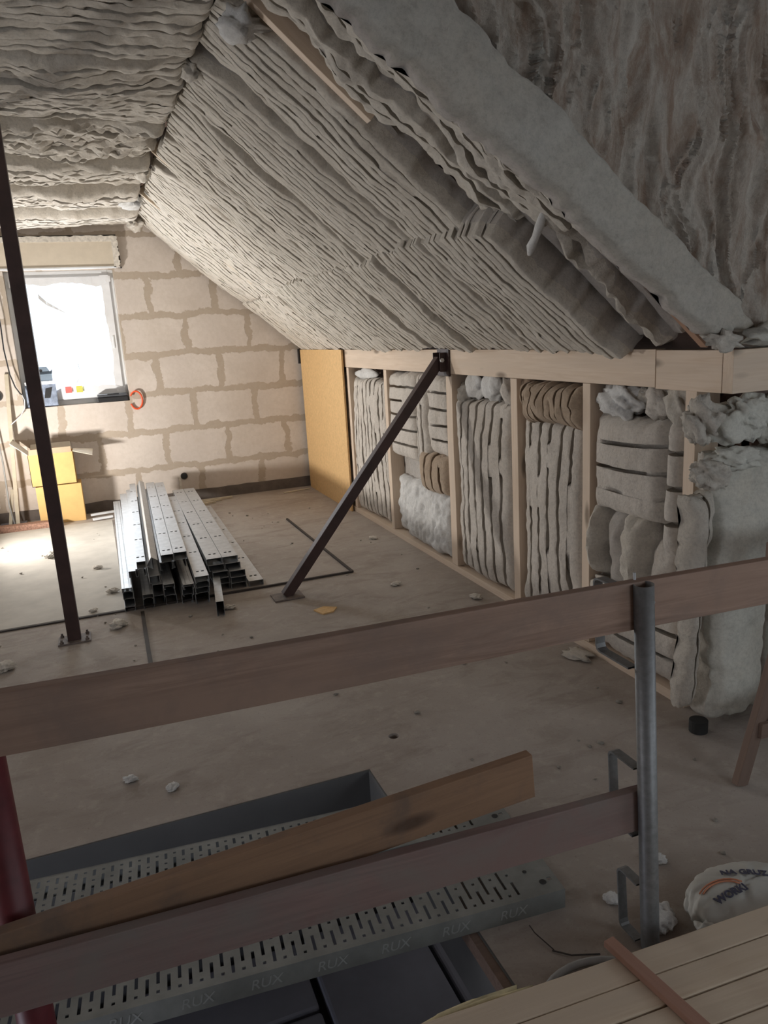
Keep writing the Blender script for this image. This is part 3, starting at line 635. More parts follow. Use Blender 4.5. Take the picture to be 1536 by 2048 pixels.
lump('wool_tuft', (2.165, 2.86, .37), .075, W_CREAM, 71, 'cream wool wad beside the top bracket of the railing post', 'wool tuft', 'wool wads in the knee wall', (.6, 1.4, .6), .5)
lump('wool_tuft', (2.185, 2.80, 1.245), .105, W_WHITE, 72, 'white wool wad under the beam beside the corner bay stud', 'wool tuft', 'wool wads in the knee wall', (.55, 1.25, .68), .32, sub=4)
lump('wool_tuft', (2.19, 2.57, 1.255), .07, W_KNEE, 73, 'round wool wad under the beam splice', 'wool tuft', 'wool wads in the knee wall', (.6, .9, 1.0), .35)
lump('wool_tuft', (2.185, 2.43, 1.25), .075, W_CREAM, 74, 'folded wool wad under the beam against the corner stud', 'wool tuft', 'wool wads in the knee wall', (.6, .9, 1.15), .4)
lump('wool_tuft', (2.215, 2.68, 1.27), .07, W_CREAM, 75, 'small wool wad between the white wad and the beam splice', 'wool tuft', 'wool wads in the knee wall', (.6, .9, .6), .4)
# bay two
knee(3.04, 3.595, .055, 1.12, 'vertically cut wool batt with a brown fold on top', 621, pitch=.098, bulge=.03)
knee(3.03, 3.575, 1.09, 1.315, 'brown wool fold under the beam, two studs from the corner', 623, x=2.25, mats=[W_BROWN, W_BROWN], pitch=.05, groove=.02, gw=.08, bulge=.05, ragged=.02, low=.03, mid=.014)
lump('wool_tuft', (2.19, 3.585, 1.255), .055, W_BROWN, 76, 'brownish wool wad beside the brown fold', 'wool tuft', 'wool wads in the knee wall', (.6, .8, 1.2), .35)
# bay three
knee(3.70, 4.40, .055, 1.175, 'vertically cut wool batt with white tufts above, right of the brace', 631, pitch=.10, bulge=.035, wob=.16)
for i, (y, z, r, sq, mt) in enumerate(((3.78, 1.24, .075, (.6, .9, 1.0), W_KNEE), (3.98, 1.255, .085, (.5, 1.2, .9), W_WHITE), (4.20, 1.255, .085, (.5, 1.3, .9), W_WHITE), (4.35, 1.19, .065, (.6, 1, 1), W_CREAM))):
    lump('wool_tuft', (2.195, y, z), r, mt, 80+i, ['grey-cream wool wad under the beam by the second stud from the brace', 'white wool tuft under the beam, middle of the bay right of the brace', 'white wool tuft under the beam just right of the brace bracket', 'curled cream wool lip beside the wide stud under the brace'][i], 'wool tuft', 'wool wads in the knee wall', sq, .38)
# bay four: patchwork
knee(5.06, 5.60, .66, 1.31, 'horizontally cut wool patch left of the brace', 641, horiz=True, pitch=.105, gw=.08, bulge=.02)
knee(4.86, 5.06, .52, 1.31, 'narrow vertically cut wool strip behind the steel brace', 643, pitch=.07, bulge=.02)
knee(4.52, 4.86, .76, 1.30, 'horizontally cut wool patch between the brace and the wide stud', 645, horiz=True, pitch=.115, gw=.08, bulge=.02)
knee(4.52, 4.98, .48, .77, 'short vertically cut brownish wool flap below the horizontal patch', 647, x=2.245, mats=[W_BROWN, W_KNEE], pitch=.11, bulge=.035)
knee(4.54, 5.54, .05, .50, 'fluffy whitish grey wool piece low beside the wide stud', 649, mats=[W_WHITE, W_GRAY], grooves=False, bulge=.03, mid=.02, low=.04)
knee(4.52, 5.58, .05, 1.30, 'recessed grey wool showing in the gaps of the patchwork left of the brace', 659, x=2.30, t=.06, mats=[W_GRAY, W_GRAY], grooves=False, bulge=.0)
# bay five
knee(5.64, 6.49, .05, 1.23, 'far vertically cut wool batt beside the yellow board', 651, pitch=.085, bulge=.03, wob=.16)
lump('wool_tuft', (2.20, 6.2, 1.27), .09, W_WHITE, 85, 'pale wool tuft under the beam near the yellow board', 'wool tuft', 'wool wads in the knee wall', (.5, 2.6, .5), .3)
knee(6.55, 7.98, .05, 1.3, 'wool batt mostly hidden behind the yellow board', 655, pitch=.09, rows=.05)
# round the corner, facing the dormer
GD = 'wool at the knee wall corner'
def face(xl, xr, z0, z1, label, seed, y=2.20, t=.11, mats=None, sl=0, **kw):
    kw.setdefault('rows', .014); kw.setdefault('low', .02); kw.setdefault('mid', .01)
    return batt('insulation_batt', (xl+sl, y, z1), (xr, y, z1), (xr-.04, y, z0), (xl, y, z0), (0, -1, 0), label, mats=mats or [W_SHEET, W_CREAM], thick=t, seed=seed, group=GD, **kw)
face(2.085, 2.385, .035, 1.09, 'smooth greenish white wool slab standing on the floor round the corner', 701, grooves=False, bulge=.035, ragged=.02, sl=-.02, edge=.07, t=.10, low=.03)
face(1.985, 2.085, .12, .95, 'narrow ragged wool layer left of the smooth white slab', 703, t=.08, mats=[W_CREAM, W_CREAM], pitch=.05, bulge=.01, ragged=.02, groove=.04)
face(2.42, 3.1, .02, 1.30, 'shaded wool slab at the right edge of the photo beyond the white slab', 705, y=2.22, t=.07, grooves=False)
for i, (x, y, z, r, sq, mt, lab) in enumerate(((2.02, 2.15, 1.22, .075, (.8, .9, 1.1), W_CREAM, 'folded cream wool lip at the corner stud below the beam end'),
        (2.05, 2.13, 1.03, .07, (1.1, .8, .75), W_CREAM, 'crumpled cream wool roll halfway down the corner'),
        (2.20, 2.13, 1.23, .12, (1.15, .5, .72), W_SHEET, 'greenish white wool fold right under the beam end'),
        (2.38, 2.13, 1.20, .10, (1, .5, .95), W_SHEET, 'round greenish white wool fold at the right edge under the beam'),
        (2.16, 2.12, 1.08, .09, (1.3, .5, .45), W_SHEET, 'flat wool roll on top of the smooth white slab'))):
    lump('wool_tuft', (x, y, z), r, mt, 90+i, lab, 'wool tuft', GD, sq, .4, sub=4)
o = MB().tube([(2.05, 2.13, 0.0), (2.05, 2.13, .050)], .036, 18).build('pipe_stub', DOTBLACK, smooth=False, bevel=.003); tag(o, 'short black pipe stub on the floor at the knee wall corner', 'pipe')
# ------------------------------------------------------------------ steel supports
col = root('steel_column', (-.283, 4.436, 0), 'dark red-brown square steel column standing upright at the left of the photo', 'column')
m = MB(); m.box((-.318, 4.401, .008), (-.248, 4.471, 2.90)); m.build('shaft', STEEL_BROWN, col, bevel=.003)
m = MB(); m.box((-.37, 4.365, 0), (-.195, 4.505, .010)); m.build('base_plate', STEEL_PLATE, col, bevel=.002)
for x, y in ((-.350, 4.385), (-.215, 4.385), (-.350, 4.487), (-.215, 4.487)):
    m = MB(); m.tube([(x, y, .008), (x, y, .020)], .011, 6); m.tube([(x, y, .02), (x, y, .032)], .006, 8); m.build('bolt', STEEL_PLATE, col)
br = root('diagonal_brace', (.975, 4.53, 0), 'dark steel brace leaning diagonally from the floor to the pine beam', 'brace')
d = (V((2.09, 4.508, 1.405))-V((.975, 4.53, .02))).normalized()
m = MB(); m.obox((.972, 4.53, .012), (2.098, 4.508, 1.412), .062, .062); m.build('shaft', STEEL_BROWN, br, bevel=.003)
m = MB(); m.box((.885, 4.455, 0), (1.075, 4.60, .012)); m.build('base_plate', STEEL_PLATE, br, bevel=.002)
bk = None
m = MB(); m.box((2.118, 4.418, 1.305), (2.129, 4.590, 1.478)); m.box((2.118, 4.418, 1.305), (2.155, 4.426, 1.478)) if 0 else None
m.box((2.075, 4.455, 1.335), (2.119, 4.463, 1.455)); m.box((2.075, 4.555, 1.335), (2.119, 4.563, 1.455)); m.build('head_bracket', STEEL_BROWN, br, bevel=.002)
m = MB(); m.tube([(2.088, 4.445, 1.408), (2.088, 4.456, 1.408)], .014, 6); m.build('bolt', GALV_STUD, br)

# ------------------------------------------------------------------ pile of steel stud profiles
def profile(L, w, h, kind, lab, front, back, z0, z1, roll=0.0, seed=0):
    """sheet-steel channel, open side down; bow = paired service holes, dots = two dotted rows"""
    if kind == 'bow': ys = [.10+.48*k for k in range(int((L-.1)/.48)+1)]; hx = [(-.024, -.007), (.007, .024)]; hl = .024
    elif kind == 'dots': ys = [.02+.026*k for k in range(int((L-.04)/.026))]; hx = [(-.018, -.012), (.012, .018)]; hl = .010
    else: ys = []; hx = []; hl = 0
    xs = [-w/2]+[q for p in hx for q in p]+[w/2]; yl = [0.0]
    for y in ys: yl += [y, y+hl]
    yl.append(L); vs = [(x, y, h) for y in yl for x in xs]; nx = len(xs); fs = []
    for j in range(len(yl)-1):
        for i in range(nx-1):
            if j % 2 == 1 and i % 2 == 1 and hx: continue
            a = j*nx+i; fs.append((a, a+1, a+nx+1, a+nx))
    m = MB(); m.add(vs, fs)
    lip = .010
    for sx in (-1, 1):
        for k in range(1):
            m.add([(sx*w/2, 0, h), (sx*w/2, L, h), (sx*w/2, L, 0), (sx*w/2, 0, 0)], [(0, 1, 2, 3)])
            m.add([(sx*w/2, 0, 0), (sx*w/2, L, 0), (sx*(w/2-lip), L, 0), (sx*(w/2-lip), 0, 0)], [(0, 1, 2, 3)])
    o = m.build('steel_profile', GALV_STUD, loc=(0, 0, 0), solid=.0016)
    f = V((front[0], front[1], z0)); bk = V((back[0], back[1], z1)); y = (bk-f).normalized(); x = y.cross(V((0, 0, 1))).normalized(); z = x.cross(y)
    M = Matrix.Identity(4)
    for r in range(3): M[r][0] = x[r]; M[r][1] = y[r]; M[r][2] = z[r]; M[r][3] = f[r]
    o.matrix_basis = M @ Matrix.Rotation(roll, 4, 'Y')
    return tag(o, lab, 'steel profile', 'galvanised stud profiles piled on the floor')
P_ = [
 # right-hand stack, five courses
 (.100, .040, 'bow', (.602, 4.945), (.652, 7.60), .168, 'left wide profile on top of the right-hand stack'),
 (.100, .040, 'bow', (.706, 4.94), (.757, 7.60), .168, 'right wide profile on top of the right-hand stack'),
 (.100, .040, 'plain', (.610, 4.93), (.660, 7.62), .126, 'left profile in the second course of the right-hand stack'),
 (.100, .040, 'plain', (.716, 4.92), (.764, 7.62), .126, 'right profile in the second course of the right-hand stack'),
 (.100, .040, 'plain', (.628, 4.90), (.662, 7.62), .084, 'left profile in the middle course of the right-hand stack'),
 (.100, .040, 'plain', (.735, 4.87), (.770, 7.60), .084, 'right profile in the middle course of the right-hand stack, end sticking out'),
 (.100, .040, 'plain', (.630, 4.89), (.660, 7.60), .042, 'left profile in the fourth course of the right-hand stack'),
 (.100, .040, 'plain', (.737, 4.86), (.772, 7.60), .042, 'right profile in the fourth course of the right-hand stack'),
 (.100, .040, 'plain', (.628, 4.90), (.665, 7.62), .000, 'left bottom profile of the right-hand stack'),
 (.100, .040, 'plain', (.735, 4.87), (.775, 7.58), .000, 'middle bottom profile of the right-hand stack'),
 (.096, .038, 'bow', (.850, 4.86), (.885, 7.45), .000, 'low profile lying on the floor along the right side of the pile'),
 # left-hand heap
 (.060, .027, 'dots', (.034, 4.735), (.072, 7.62), .137, 'dotted narrow profile at the far left edge of the pile'),
 (.060, .050, 'plain', (.036, 4.76), (.070, 7.60), .085, 'narrow profile just under the dotted left edge profile'),
 (.060, .050, 'plain', (.040, 4.78), (.080, 7.62), .032, 'narrow profile near the floor at the left edge of the pile'),
 (.060, .030, 'plain', (.038, 4.77), (.078, 7.60), .001, 'lowest narrow profile at the left front corner of the pile'),
 (.055, .040, 'plain', (.086, 4.86), (.140, 7.62), .190, 'plain flat profile right of the dotted left edge profile'),
 (.052, .050, 'bow', (.137, 4.80), (.240, 7.72), .250, 'shiny narrow profile with bow-shaped holes on the top left of the pile'),
 (.060, .050, 'plain', (.130, 4.83), (.205, 7.70), .198, 'profile directly under the shiny narrow top-left profile'),
 (.075, .050, 'bow', (.300, 4.83), (.398, 7.60), .262, 'left of the two wide profiles on the crest of the left heap'),
 (.080, .050, 'bow', (.383, 4.86), (.480, 7.56), .258, 'right of the two wide profiles on the crest of the left heap'),
 (.078, .050, 'plain', (.290, 4.87), (.375, 7.58), .205, 'left profile under the crest of the left heap'),
 (.078, .050, 'plain', (.375, 4.88), (.465, 7.58), .205, 'right profile under the crest of the left heap'),
 (.084, .040, 'bow', (.474, 4.60), (.560, 7.30), .165, 'long plain-faced profile sloping along the right side of the left heap'),
 (.084, .040, 'plain', (.478, 4.64), (.560, 7.40), .120, 'profile below the sloping one on the right side of the left heap'),
 (.084, .040, 'plain', (.476, 4.66), (.552, 7.40), .076, 'second profile below the sloping one on the right side of the left heap'),
 (.084, .070, 'plain', (.474, 4.69), (.545, 7.40), .001, 'lowest profile on the right side of the left heap'),
 (.066, .030, 'dots', (.281, 4.70), (.330, 7.50), .128, 'left dotted profile end showing in the front of the left heap'),
 (.066, .030, 'dots', (.392, 4.63), (.450, 7.45), .128, 'right dotted profile end showing in the front of the left heap'),
 (.066, .060, 'plain', (.283, 4.76), (.330, 7.50), .064, 'profile under the left dotted end in the front of the heap'),
 (.066, .060, 'plain', (.390, 4.70), (.450, 7.45), .064, 'profile under the right dotted end in the front of the heap'),
 (.066, .060, 'plain', (.290, 4.78), (.330, 7.50), .001, 'floor level profile in the middle of the left heap'),
 (.066, .060, 'plain', (.385, 4.74), (.450, 7.45), .001, 'floor level profile right of the middle of the left heap'),
 (.062, .030, 'dots', (.150, 4.715), (.215, 7.50), .080, 'dotted profile end low at the front left of the heap'),
 (.062, .045, 'plain', (.205, 4.80), (.265, 7.55), .150, 'profile filling the middle of the left heap under the tilted one'),
 (.062, .070, 'plain', (.150, 4.76), (.215, 7.50), .003, 'floor level profile under the low dotted end'),
 (.062, .070, 'plain', (.217, 4.79), (.270, 7.50), .070, 'profile beside the low dotted end, second from the floor'),
 (.062, .060, 'plain', (.218, 4.80), (.270, 7.50), .003, 'floor level profile beside the low dotted end'),
]
for i, (w_, h, kd, fr, bk_, z, lab) in enumerate(P_):
    L = math.hypot(bk_[0]-fr[0], bk_[1]-fr[1])+.02
    profile(L, w_, h, kd, lab, fr, bk_, z, z, seed=i)
# tilted profile standing on its flange on the heap, and one loose piece at the front
profile(2.95, .062, .045, 'plain', 'tilted profile standing on edge along the crest of the left heap', (.222, 4.80), (.335, 7.80), .268, .275, roll=rad(-58))
profile(.55, .045, .090, 'plain', 'short loose profile turned askew at the front right of the left heap', (.540, 4.40), (.565, 4.62), .002, .002)
for i, (x0, y0, x1, y1, z) in enumerate(((-.06, 7.62, .02, 7.66, .02), (-.08, 7.80, .04, 7.84, .03), (.82, 7.80, 1.10, 7.84, .012), (.80, 7.70, 1.02, 7.76, .012), (.86, 7.88, 1.22, 7.90, .012), (1.75, 7.80, 2.05, 7.86, .005))):
    o = lumber('lath_scrap', (x0-.1*(i < 2), y0, z), (x1, y1, z), .035, .02 if i < 5 else .008, [LATH_GREY, WHITE_PVC][i < 2], seed=i)
    tag(o, ['pale thin strip sticking out behind the left side of the profile pile', 'pale thin strip nearest the gable wall behind the left side of the pile', 'grey lath scrap behind the right-hand stack, middle one', 'grey lath scrap nearest the back of the right-hand stack', 'grey lath scrap closest to the gable wall behind the stack', 'flat lath scrap on the floor beside the yellow board'][i], 'lath')

# ------------------------------------------------------------------ railing at the stair opening
rp = root('railing_post', (1.163, 1.345, 0), 'grey galvanised tube railing post with three U brackets at the stair opening', 'railing post')
TOP, BOT = V((1.117, 1.345, 1.006)), V((1.1645, 1.345, -.0))
m = MB(); n = 28; a = (TOP-BOT).normalized(); e1 = a.orthogonal().normalized(); e2 = a.cross(e1)
def ring_pts(c, r): return [c+(e1*cos(2*PI*k/n)+e2*sin(2*PI*k/n))*r for k in range(n)]
rings = [ring_pts(BOT, .0235), ring_pts(TOP, .0235), ring_pts(TOP, .0205), ring_pts(BOT+a*.3, .0205)]
vs = [q for r in rings for q in r]; fs = [(r*n+k, r*n+(k+1) % n, (r+1)*n+(k+1) % n, (r+1)*n+k) for r in range(3) for k in range(n)]
m.add(vs, fs); m.add(ring_pts(BOT+a*.3, .0205), [tuple(range(n))]); m.build('tube', GALV, rp, smooth=False)
for o in (bpy.data.objects['tube'],): o.data.polygons.foreach_set('use_smooth', [len(p.vertices) == 4 for p in o.data.polygons])
def post_x(z): return TOP.x+(BOT.x-TOP.x)*(1-z/1.006)
for zt, zb, ext in ((.984, .792, .158), (.524, .330, .120), (.186, .012, .098)):
    x = post_x(zt)-.012; y0, y1 = 1.364, 1.345+ext; t = .0045; wd = .026; r = .014
    path = [(y0, zt), (y1-r, zt), (y1-r*.3, zt-r*.3), (y1, zt-r), (y1-.012, zb+r), (y1-.012-r*.3, zb+r*.3), (y1-.012-r, zb), (y0, zb)]
    m = MB(); nn = len(path)
    for dx in (-wd/2, wd/2):
        for k, (yy, zz) in enumerate(path):
            m.v.append((x+dx, yy, zz))
        for k, (yy, zz) in enumerate(path):
            cy, cz = 1.41, (zt+zb)/2; 
            dy = t if yy > 1.42 else 0; m.v.append((x+dx, yy-dy, zz-(t if zz > cz else -t)))
    q = 2*nn
    for k in range(nn-1):
        m.f += [(k, k+1, q+k+1, q+k), (nn+k, q+nn+k, q+nn+k+1, nn+k+1), (k, nn+k, nn+k+1, k+1), (q+k, q+k+1, q+nn+k+1, q+nn+k)]; m.mi += [0]*4
    m.build('u_bracket', GALV, rp)
m = MB(); m.tube([(1.137, 1.352, .955), (1.150, 1.352, .955)], .009, 6); m.build('bolt', GALV_STUD, rp)
m = MB(); m.tube([(1.117, 1.375, .985), (1.117, 1.378, 1.025)], .0035, 8); m.build('nail', GALV_STUD, rp)
rr = root('red_prop', (-.285, 1.50, -.60), 'maroon painted steel prop at the left edge standing in the stair opening', 'prop')
m = MB(); m.tube([(-.285, 1.50, -.60), (-.285, 1.50, .93)], .036, 26, cap=True); o = m.build('tube', RED_PAINT, rr, smooth=False, bevel=0); o.data.polygons.foreach_set('use_smooth', [len(p.vertices) == 4 for p in o.data.polygons])
m = MB(); m.box((-.36, 1.43, -.608), (-.21, 1.57, -.600)); m.build('foot_plate', RED_PAINT, rr)
o = lumber('guard_rail', (-.75, 1.374, .992), (1.80, 1.374, .930), .026, .117, PINE_RAIL, seed=21, wob=.004); tag(o, 'long top guard rail plank crossing the whole photo behind the tube post', 'plank', 'planks of the stair railing')
o = lumber('guard_rail', (-.80, 1.374, .477), (1.168, 1.374, .400), .026, .113, PINE_RED, seed=22, wob=.004); tag(o, 'lower reddish grey plank ending at the middle bracket of the tube post', 'plank', 'planks of the stair railing')
o = lumber('loose_plank', (-.80, 1.418, .455), (.858, 1.418, .552), .028, .114, PINE_OLD, seed=23, wob=.003); tag(o, 'loose brown plank sloping up to a cut end behind the lower rail plank', 'plank', 'planks of the stair railing')

# ------------------------------------------------------------------ perforated scaffold decks
def deck(label, x1, yf, yb, L, seed, ang, name='scaffold_deck'):
    """local x runs left from the right-hand end, y away from the camera"""
    w_ = yb-yf; pitch = .0262; sw = .0085; xs = [0.0, .016, .028, .045, .064] ; ncol = int((L-.26)/pitch)
    cols = []
    for k in range(ncol): x = .125+k*pitch; cols.append((x, x+sw, k % 2)); xs += [x, x+sw]
    xs.append(L); xs = sorted(xs)
    k = w_/.32
    A = [(.022, .031), (.052, .127), (.150, .159), (.182, .262), (.285, .295)]
    B = [(.022, .075), (.100, .109), (.135, .205), (.230, .239), (.262, .298)]
    ys = sorted({0.0, round(w_, 4)} | {round(q*k, 4) for p in A+B for q in p} | {round(.045*k, 4), round(.058*k, 4)})
    Ak = [(round(a_*k, 4), round(b_*k, 4)) for a_, b_ in A]; Bk = [(round(a_*k, 4), round(b_*k, 4)) for a_, b_ in B]
    m = MB(); ny = len(ys); m.v = [(-x, y, .06) for x in xs for y in ys]; slot = {}
    cset = {round(c[0], 5): c for c in cols}
    for i in range(len(xs)-1):
        c = cset.get(round(xs[i], 5))
        for j in range(ny-1):
            ym = (ys[j]+ys[j+1])/2; hole = False
            if c: hole = any(a_ < ym < b_ for a_, b_ in (Ak if c[2] else Bk))
            elif abs(xs[i]-.016) < 1e-6: hole = .045*k < ym < .058*k
            elif abs(xs[i]-.045) < 1e-6: hole = False
            if not hole: a0 = i*ny+j; m.f.append((a0, a0+1, a0+ny+1, a0+ny)); m.mi.append(0)
    rt = bpy.data.objects.new(name, None); C.objects.link(rt); tag(rt, label, 'scaffold deck', 'perforated scaffold decks over the stair opening')
    def ch(mb, nm, mat, solid=0):
        me = bpy.data.meshes.new(nm); me.from_pydata(mb.v, [], mb.f); me.materials.append(mat); me.update(); o = bpy.data.objects.new(nm, me); C.objects.link(o); o.parent = rt
        if solid: md = o.modifiers.new('s', 'SOLIDIFY'); md.thickness = solid; md.offset = -1
        return o
    ch(m, 'deck_plate', GALV_DECK, .003)
    for yy, s in ((0, 1), (w_, -1)):
        m2 = MB(); m2.box((-L, min(yy, yy-s*.002), .0), (0, max(yy, yy-s*.002), .0605)); m2.box((-L, min(yy, yy+s*.02), 0), (0, max(yy, yy+s*.02), .002))
        ch(m2, 'side_flange', GALV_DECK)
    for (px, py, r) in ((.045, .045*k, .010), (.075, .10*k, .006), (.045, w_-.05*k, .007)):
        m2 = MB(); m2.tube([(-px, py, .0603), (-px, py, .0612)], r, 14); ch(m2, 'end_hole', DOTBLACK)
    for y0_ in (.004, w_-.05):
        m2 = MB(); m2.box((-.005, y0_, .008), (-.002, y0_+.046, .058)); ch(m2, 'end_cap', GALV_DECK)
    # embossed maker's word repeated along the near flange
    cu = bpy.data.curves.new('emboss', 'FONT'); cu.body = 'RUX'; cu.size = .040; cu.extrude = .0012; cu.shear = .2
    to = bpy.data.objects.new('tmp_text', cu); C.objects.link(to); bpy.context.view_layer.update()
    me = bpy.data.meshes.new_from_object(to); bpy.data.objects.remove(to); me.name = 'embossed_lettering'
    Rm = Matrix.Rotation(PI/2, 4, 'X'); me.transform(Rm); me.materials.clear(); me.materials.append(LETTER_METAL)
    for q in range(int(L/.17)):
        o = bpy.data.objects.new('embossed_lettering', me); C.objects.link(o); o.parent = rt; o.location = (-.20-q*.17, -.0018, .016)
    rt.location = (x1, yf, 0); rt.rotation_euler = (0, 0, ang)
    return rt
deck('near perforated grey scaffold deck, its right end and lettered side showing', 1.045, 1.556, 1.872, 2.57, 5, -.082)
deck('far perforated grey scaffold deck, partly behind the loose plank', 1.070, 1.888, 2.130, 2.57, 6, -.082)

# ------------------------------------------------------------------ battens, stick, sack and conduit in the lower right corner
for i in range(5):
    yo = -.078*i; s_ = -.020
    o = lumber('batten', (.25+.03*(i % 2), 1.2520+yo, .0975), (2.35, 1.150+yo, .0975), .073, .045, PINE_PALE, seed=30+i, wob=.0015, bevel=.003)
    tag(o, ['pale planed batten farthest from the camera, nearest the sack and the tube post', 'second pale batten from the tube post in the stack at the lower right', 'third pale batten from the tube post, under the middle of the reddish stick', 'fourth pale batten from the tube post at the bottom right corner', 'fifth pale batten from the tube post, only its corner in the photo'][i], 'batten', 'pale battens stacked at the lower right')
for x, yy in ((1.0, 1.02), (2.0, .97)):
    o = lumber('bearer', (x, yy-.26, .0375), (x, yy+.16, .0375), .09, .075, PINE_OLD, seed=int(x*40)); tag(o, 'rough bearer block under the %s half of the pale batten stack' % ('left' if x < 1.5 else 'right'), 'bearer')
o = lumber('stick', (.990, 1.290, .130), (1.045, .86, .130), .030, .018, WOOD_STICK, seed=44); tag(o, 'thin reddish stick lying across the pale battens', 'stick')
FO = lump('foam_piece', (.62, 1.285, .085), .05, FOAM, 51, 'crumbly yellow foam strip along the edge of the farthest batten', 'foam', None, (3.2, .5, .5), .3)
m = MB(); pts = [(.945+.155*cos(t), 1.24+.125*sin(t), .012+.0*t) for t in [rad(-70+k*11) for k in range(28)]]; m.tube(pts, .0095, 10); o = m.build('conduit_loop', GREYPIPE, smooth=True); tag(o, 'curved grey conduit lying on the floor edge behind the pale battens', 'conduit')
m = MB(); m.tube([(.930, 1.435, .004), (.912, 1.50, .010), (.890, 1.49, .05)], .0016, 5); m.tube([(.925, 1.435, .004), (.96, 1.40, .006), (1.03, 1.375, .004)], .0022, 6); o = m.build('wire_offcut', DARK_STRIP, smooth=True); tag(o, 'bent thin wire offcut on the concrete beside the conduit', 'wire')

sk = root('white_sack', (1.485, 1.345, 0), 'rumpled white plastic sack with dark print lying behind the battens', 'sack')
bm = bmesh.new(); bmesh.ops.create_icosphere(bm, subdivisions=5, radius=1)
for v in bm.verts:
    p = v.co.copy(); ang = math.atan2(p.y, p.x)
    fold = .055*float(vnoise(ang*3.2+2.0*p.z, p.z*2.2, 8))+.03*float(vnoise(ang*8+3*p.z, p.z*3, 9))+.012*float(vnoise(p.x*12, p.y*12+p.z*9, 10))
    k = 1+fold; zz = max(p.z, -.75); v.co = V((p.x*k*.185, p.y*k*.110, (zz+.75)*.054*(1+fold*.8)))
me = bpy.data.meshes.new('sack_body'); bm.to_mesh(me); bm.free(); me.materials.append(BAG); me.polygons.foreach_set('use_smooth', [True]*len(me.polygons)); ob = bpy.data.objects.new('sack_body', me); C.objects.link(ob); ob.parent = sk
lump('knot', (1.315, 1.30, .03), .028, BAG, 5, parent=sk, squash=(1, .8, .8), rough=.6)
def surf_z(x, y):
    q = 1-(x/.185)**2-(y/.110)**2
    return (math.sqrt(max(q, .02))+.75)*.054
def print_text(body, size, x, y, ang, mat, nm='sack_print'):
    cu = bpy.data.curves.new(nm, 'FONT'); cu.body = body; cu.size = size; cu.extrude = .0008; cu.offset = .0009
    to = bpy.data.objects.new('tmp_text', cu); C.objects.link(to); bpy.context.view_layer.update(); me = bpy.data.meshes.new_from_object(to); bpy.data.objects.remove(to); me.name = nm
    ca, sa = cos(ang), sin(ang)
    for v in me.vertices:
        X_, Y_ = x+v.co.x*ca-v.co.y*sa, y+v.co.x*sa+v.co.y*ca; v.co = V((X_, Y_, surf_z(X_, Y_)+.004+v.co.z))
    me.materials.clear(); me.materials.append(mat); o = bpy.data.objects.new(nm, me); C.objects.link(o); o.parent = sk
print_text('WORKI', .030, -.125, -.030, .0, LETTER); print_text('NA GRUZ', .028, -.045, .045, -.50, LETTER)
m = MB()
for r in (.052, .060):
    pts = []
    for k in range(9):
        t = rad(20+k*13); x = -.095+r*1.3*cos(t); y = -.025+r*sin(t); pts.append((1.485+x, 1.345+y, surf_z(x, y)+.004))
    m.tube(pts, .0022, 6)
m.build('printed_arc', LETTER_OR, sk, smooth=True)

# wooden trestle at the right edge
tr_ = root('trestle', (1.92, 1.79, 0), 'brown wooden trestle leg with a crossbar at the right edge of the photo', 'trestle')
lumber('leg', (1.915, 1.79, 0), (2.16, 1.80, .80), .050, .028, WOOD_LADDER, up=(0, 1, 0), parent=tr_, seed=61)
lumber('leg', (2.62, 1.79, 0), (2.40, 1.80, .80), .050, .028, WOOD_LADDER, up=(0, 1, 0), parent=tr_, seed=62)
lumber('crossbar', (1.975, 1.772, .20), (2.57, 1.772, .17), .016, .055, WOOD_LADDER, parent=tr_, seed=63)
lumber('crossbar', (1.99, 1.815, .215), (2.56, 1.815, .215), .016, .045, WOOD_LADDER, parent=tr_, seed=64)
lumber('top_rail', (2.02, 1.80, .825), (2.54, 1.80, .825), .07, .05, WOOD_LADDER, parent=tr_, seed=65)

# ------------------------------------------------------------------ by the window and the gable wall
pk = root('parcel', (-.46, 8.10, WZ0), 'blue-grey wrapped pack standing on the window sill behind the column', 'pack')
m = MB(); m.box((-.60, 8.07, WZ0+.002), (-.325, 8.13, 1.325)); m.build('body', BLUE_PACK, pk, bevel=.008)
m = MB(); m.box((-.598, 8.066, 1.30), (-.327, 8.134, 1.33)); m.build('lid', PAPER, pk, bevel=.004)
m = MB(); m.prism([(-.44, 8.064, 1.17), (-.39, 8.064, 1.17), (-.36, 8.064, 1.27), (-.42, 8.064, 1.26)], (0, .004, 0)); m.build('label', BLACK, pk)
cb = root('cardboard_box', (-.40, 8.10, 1.33), 'small open blue-grey carton on top of the pack on the window sill', 'carton')
m = MB(); m.box((-.52, 8.08, 1.332), (-.345, 8.125, 1.395)); m.build('body', BLUE_CARD, cb, bevel=.002)
m = MB(); m.prism([(-.52, 8.118, 1.39), (-.345, 8.118, 1.39), (-.335, 8.118, 1.44), (-.36, 8.118, 1.42), (-.385, 8.118, 1.465), (-.52, 8.118, 1.465)], (0, .004, 0)); m.build('flap', BLUE_CARD, cb)
m = MB(); m.tube([(-.44, 8.1165, 1.43), (-.44, 8.1185, 1.43)], .014, 14); m.build('hand_hole', BLACK, cb)
cs = root('tool_case', (.18, 8.08, WZ0), 'flat black tool case lying on the right end of the window sill', 'tool case')
m = MB(); m.box((.03, 8.045, WZ0+.002), (.325, 8.135, 1.135)); m.build('body', BLACK, cs, bevel=.010)
m = MB(); m.box((.035, 8.045, 1.137), (.320, 8.135, 1.165)); m.build('lid', simple('case_grey', (.07, .075, .085), .4), cs, bevel=.010)
m = MB(); m.box((.13, 8.036, 1.155), (.24, 8.045, 1.170)); m.build('handle', BLACK, cs, bevel=.003)
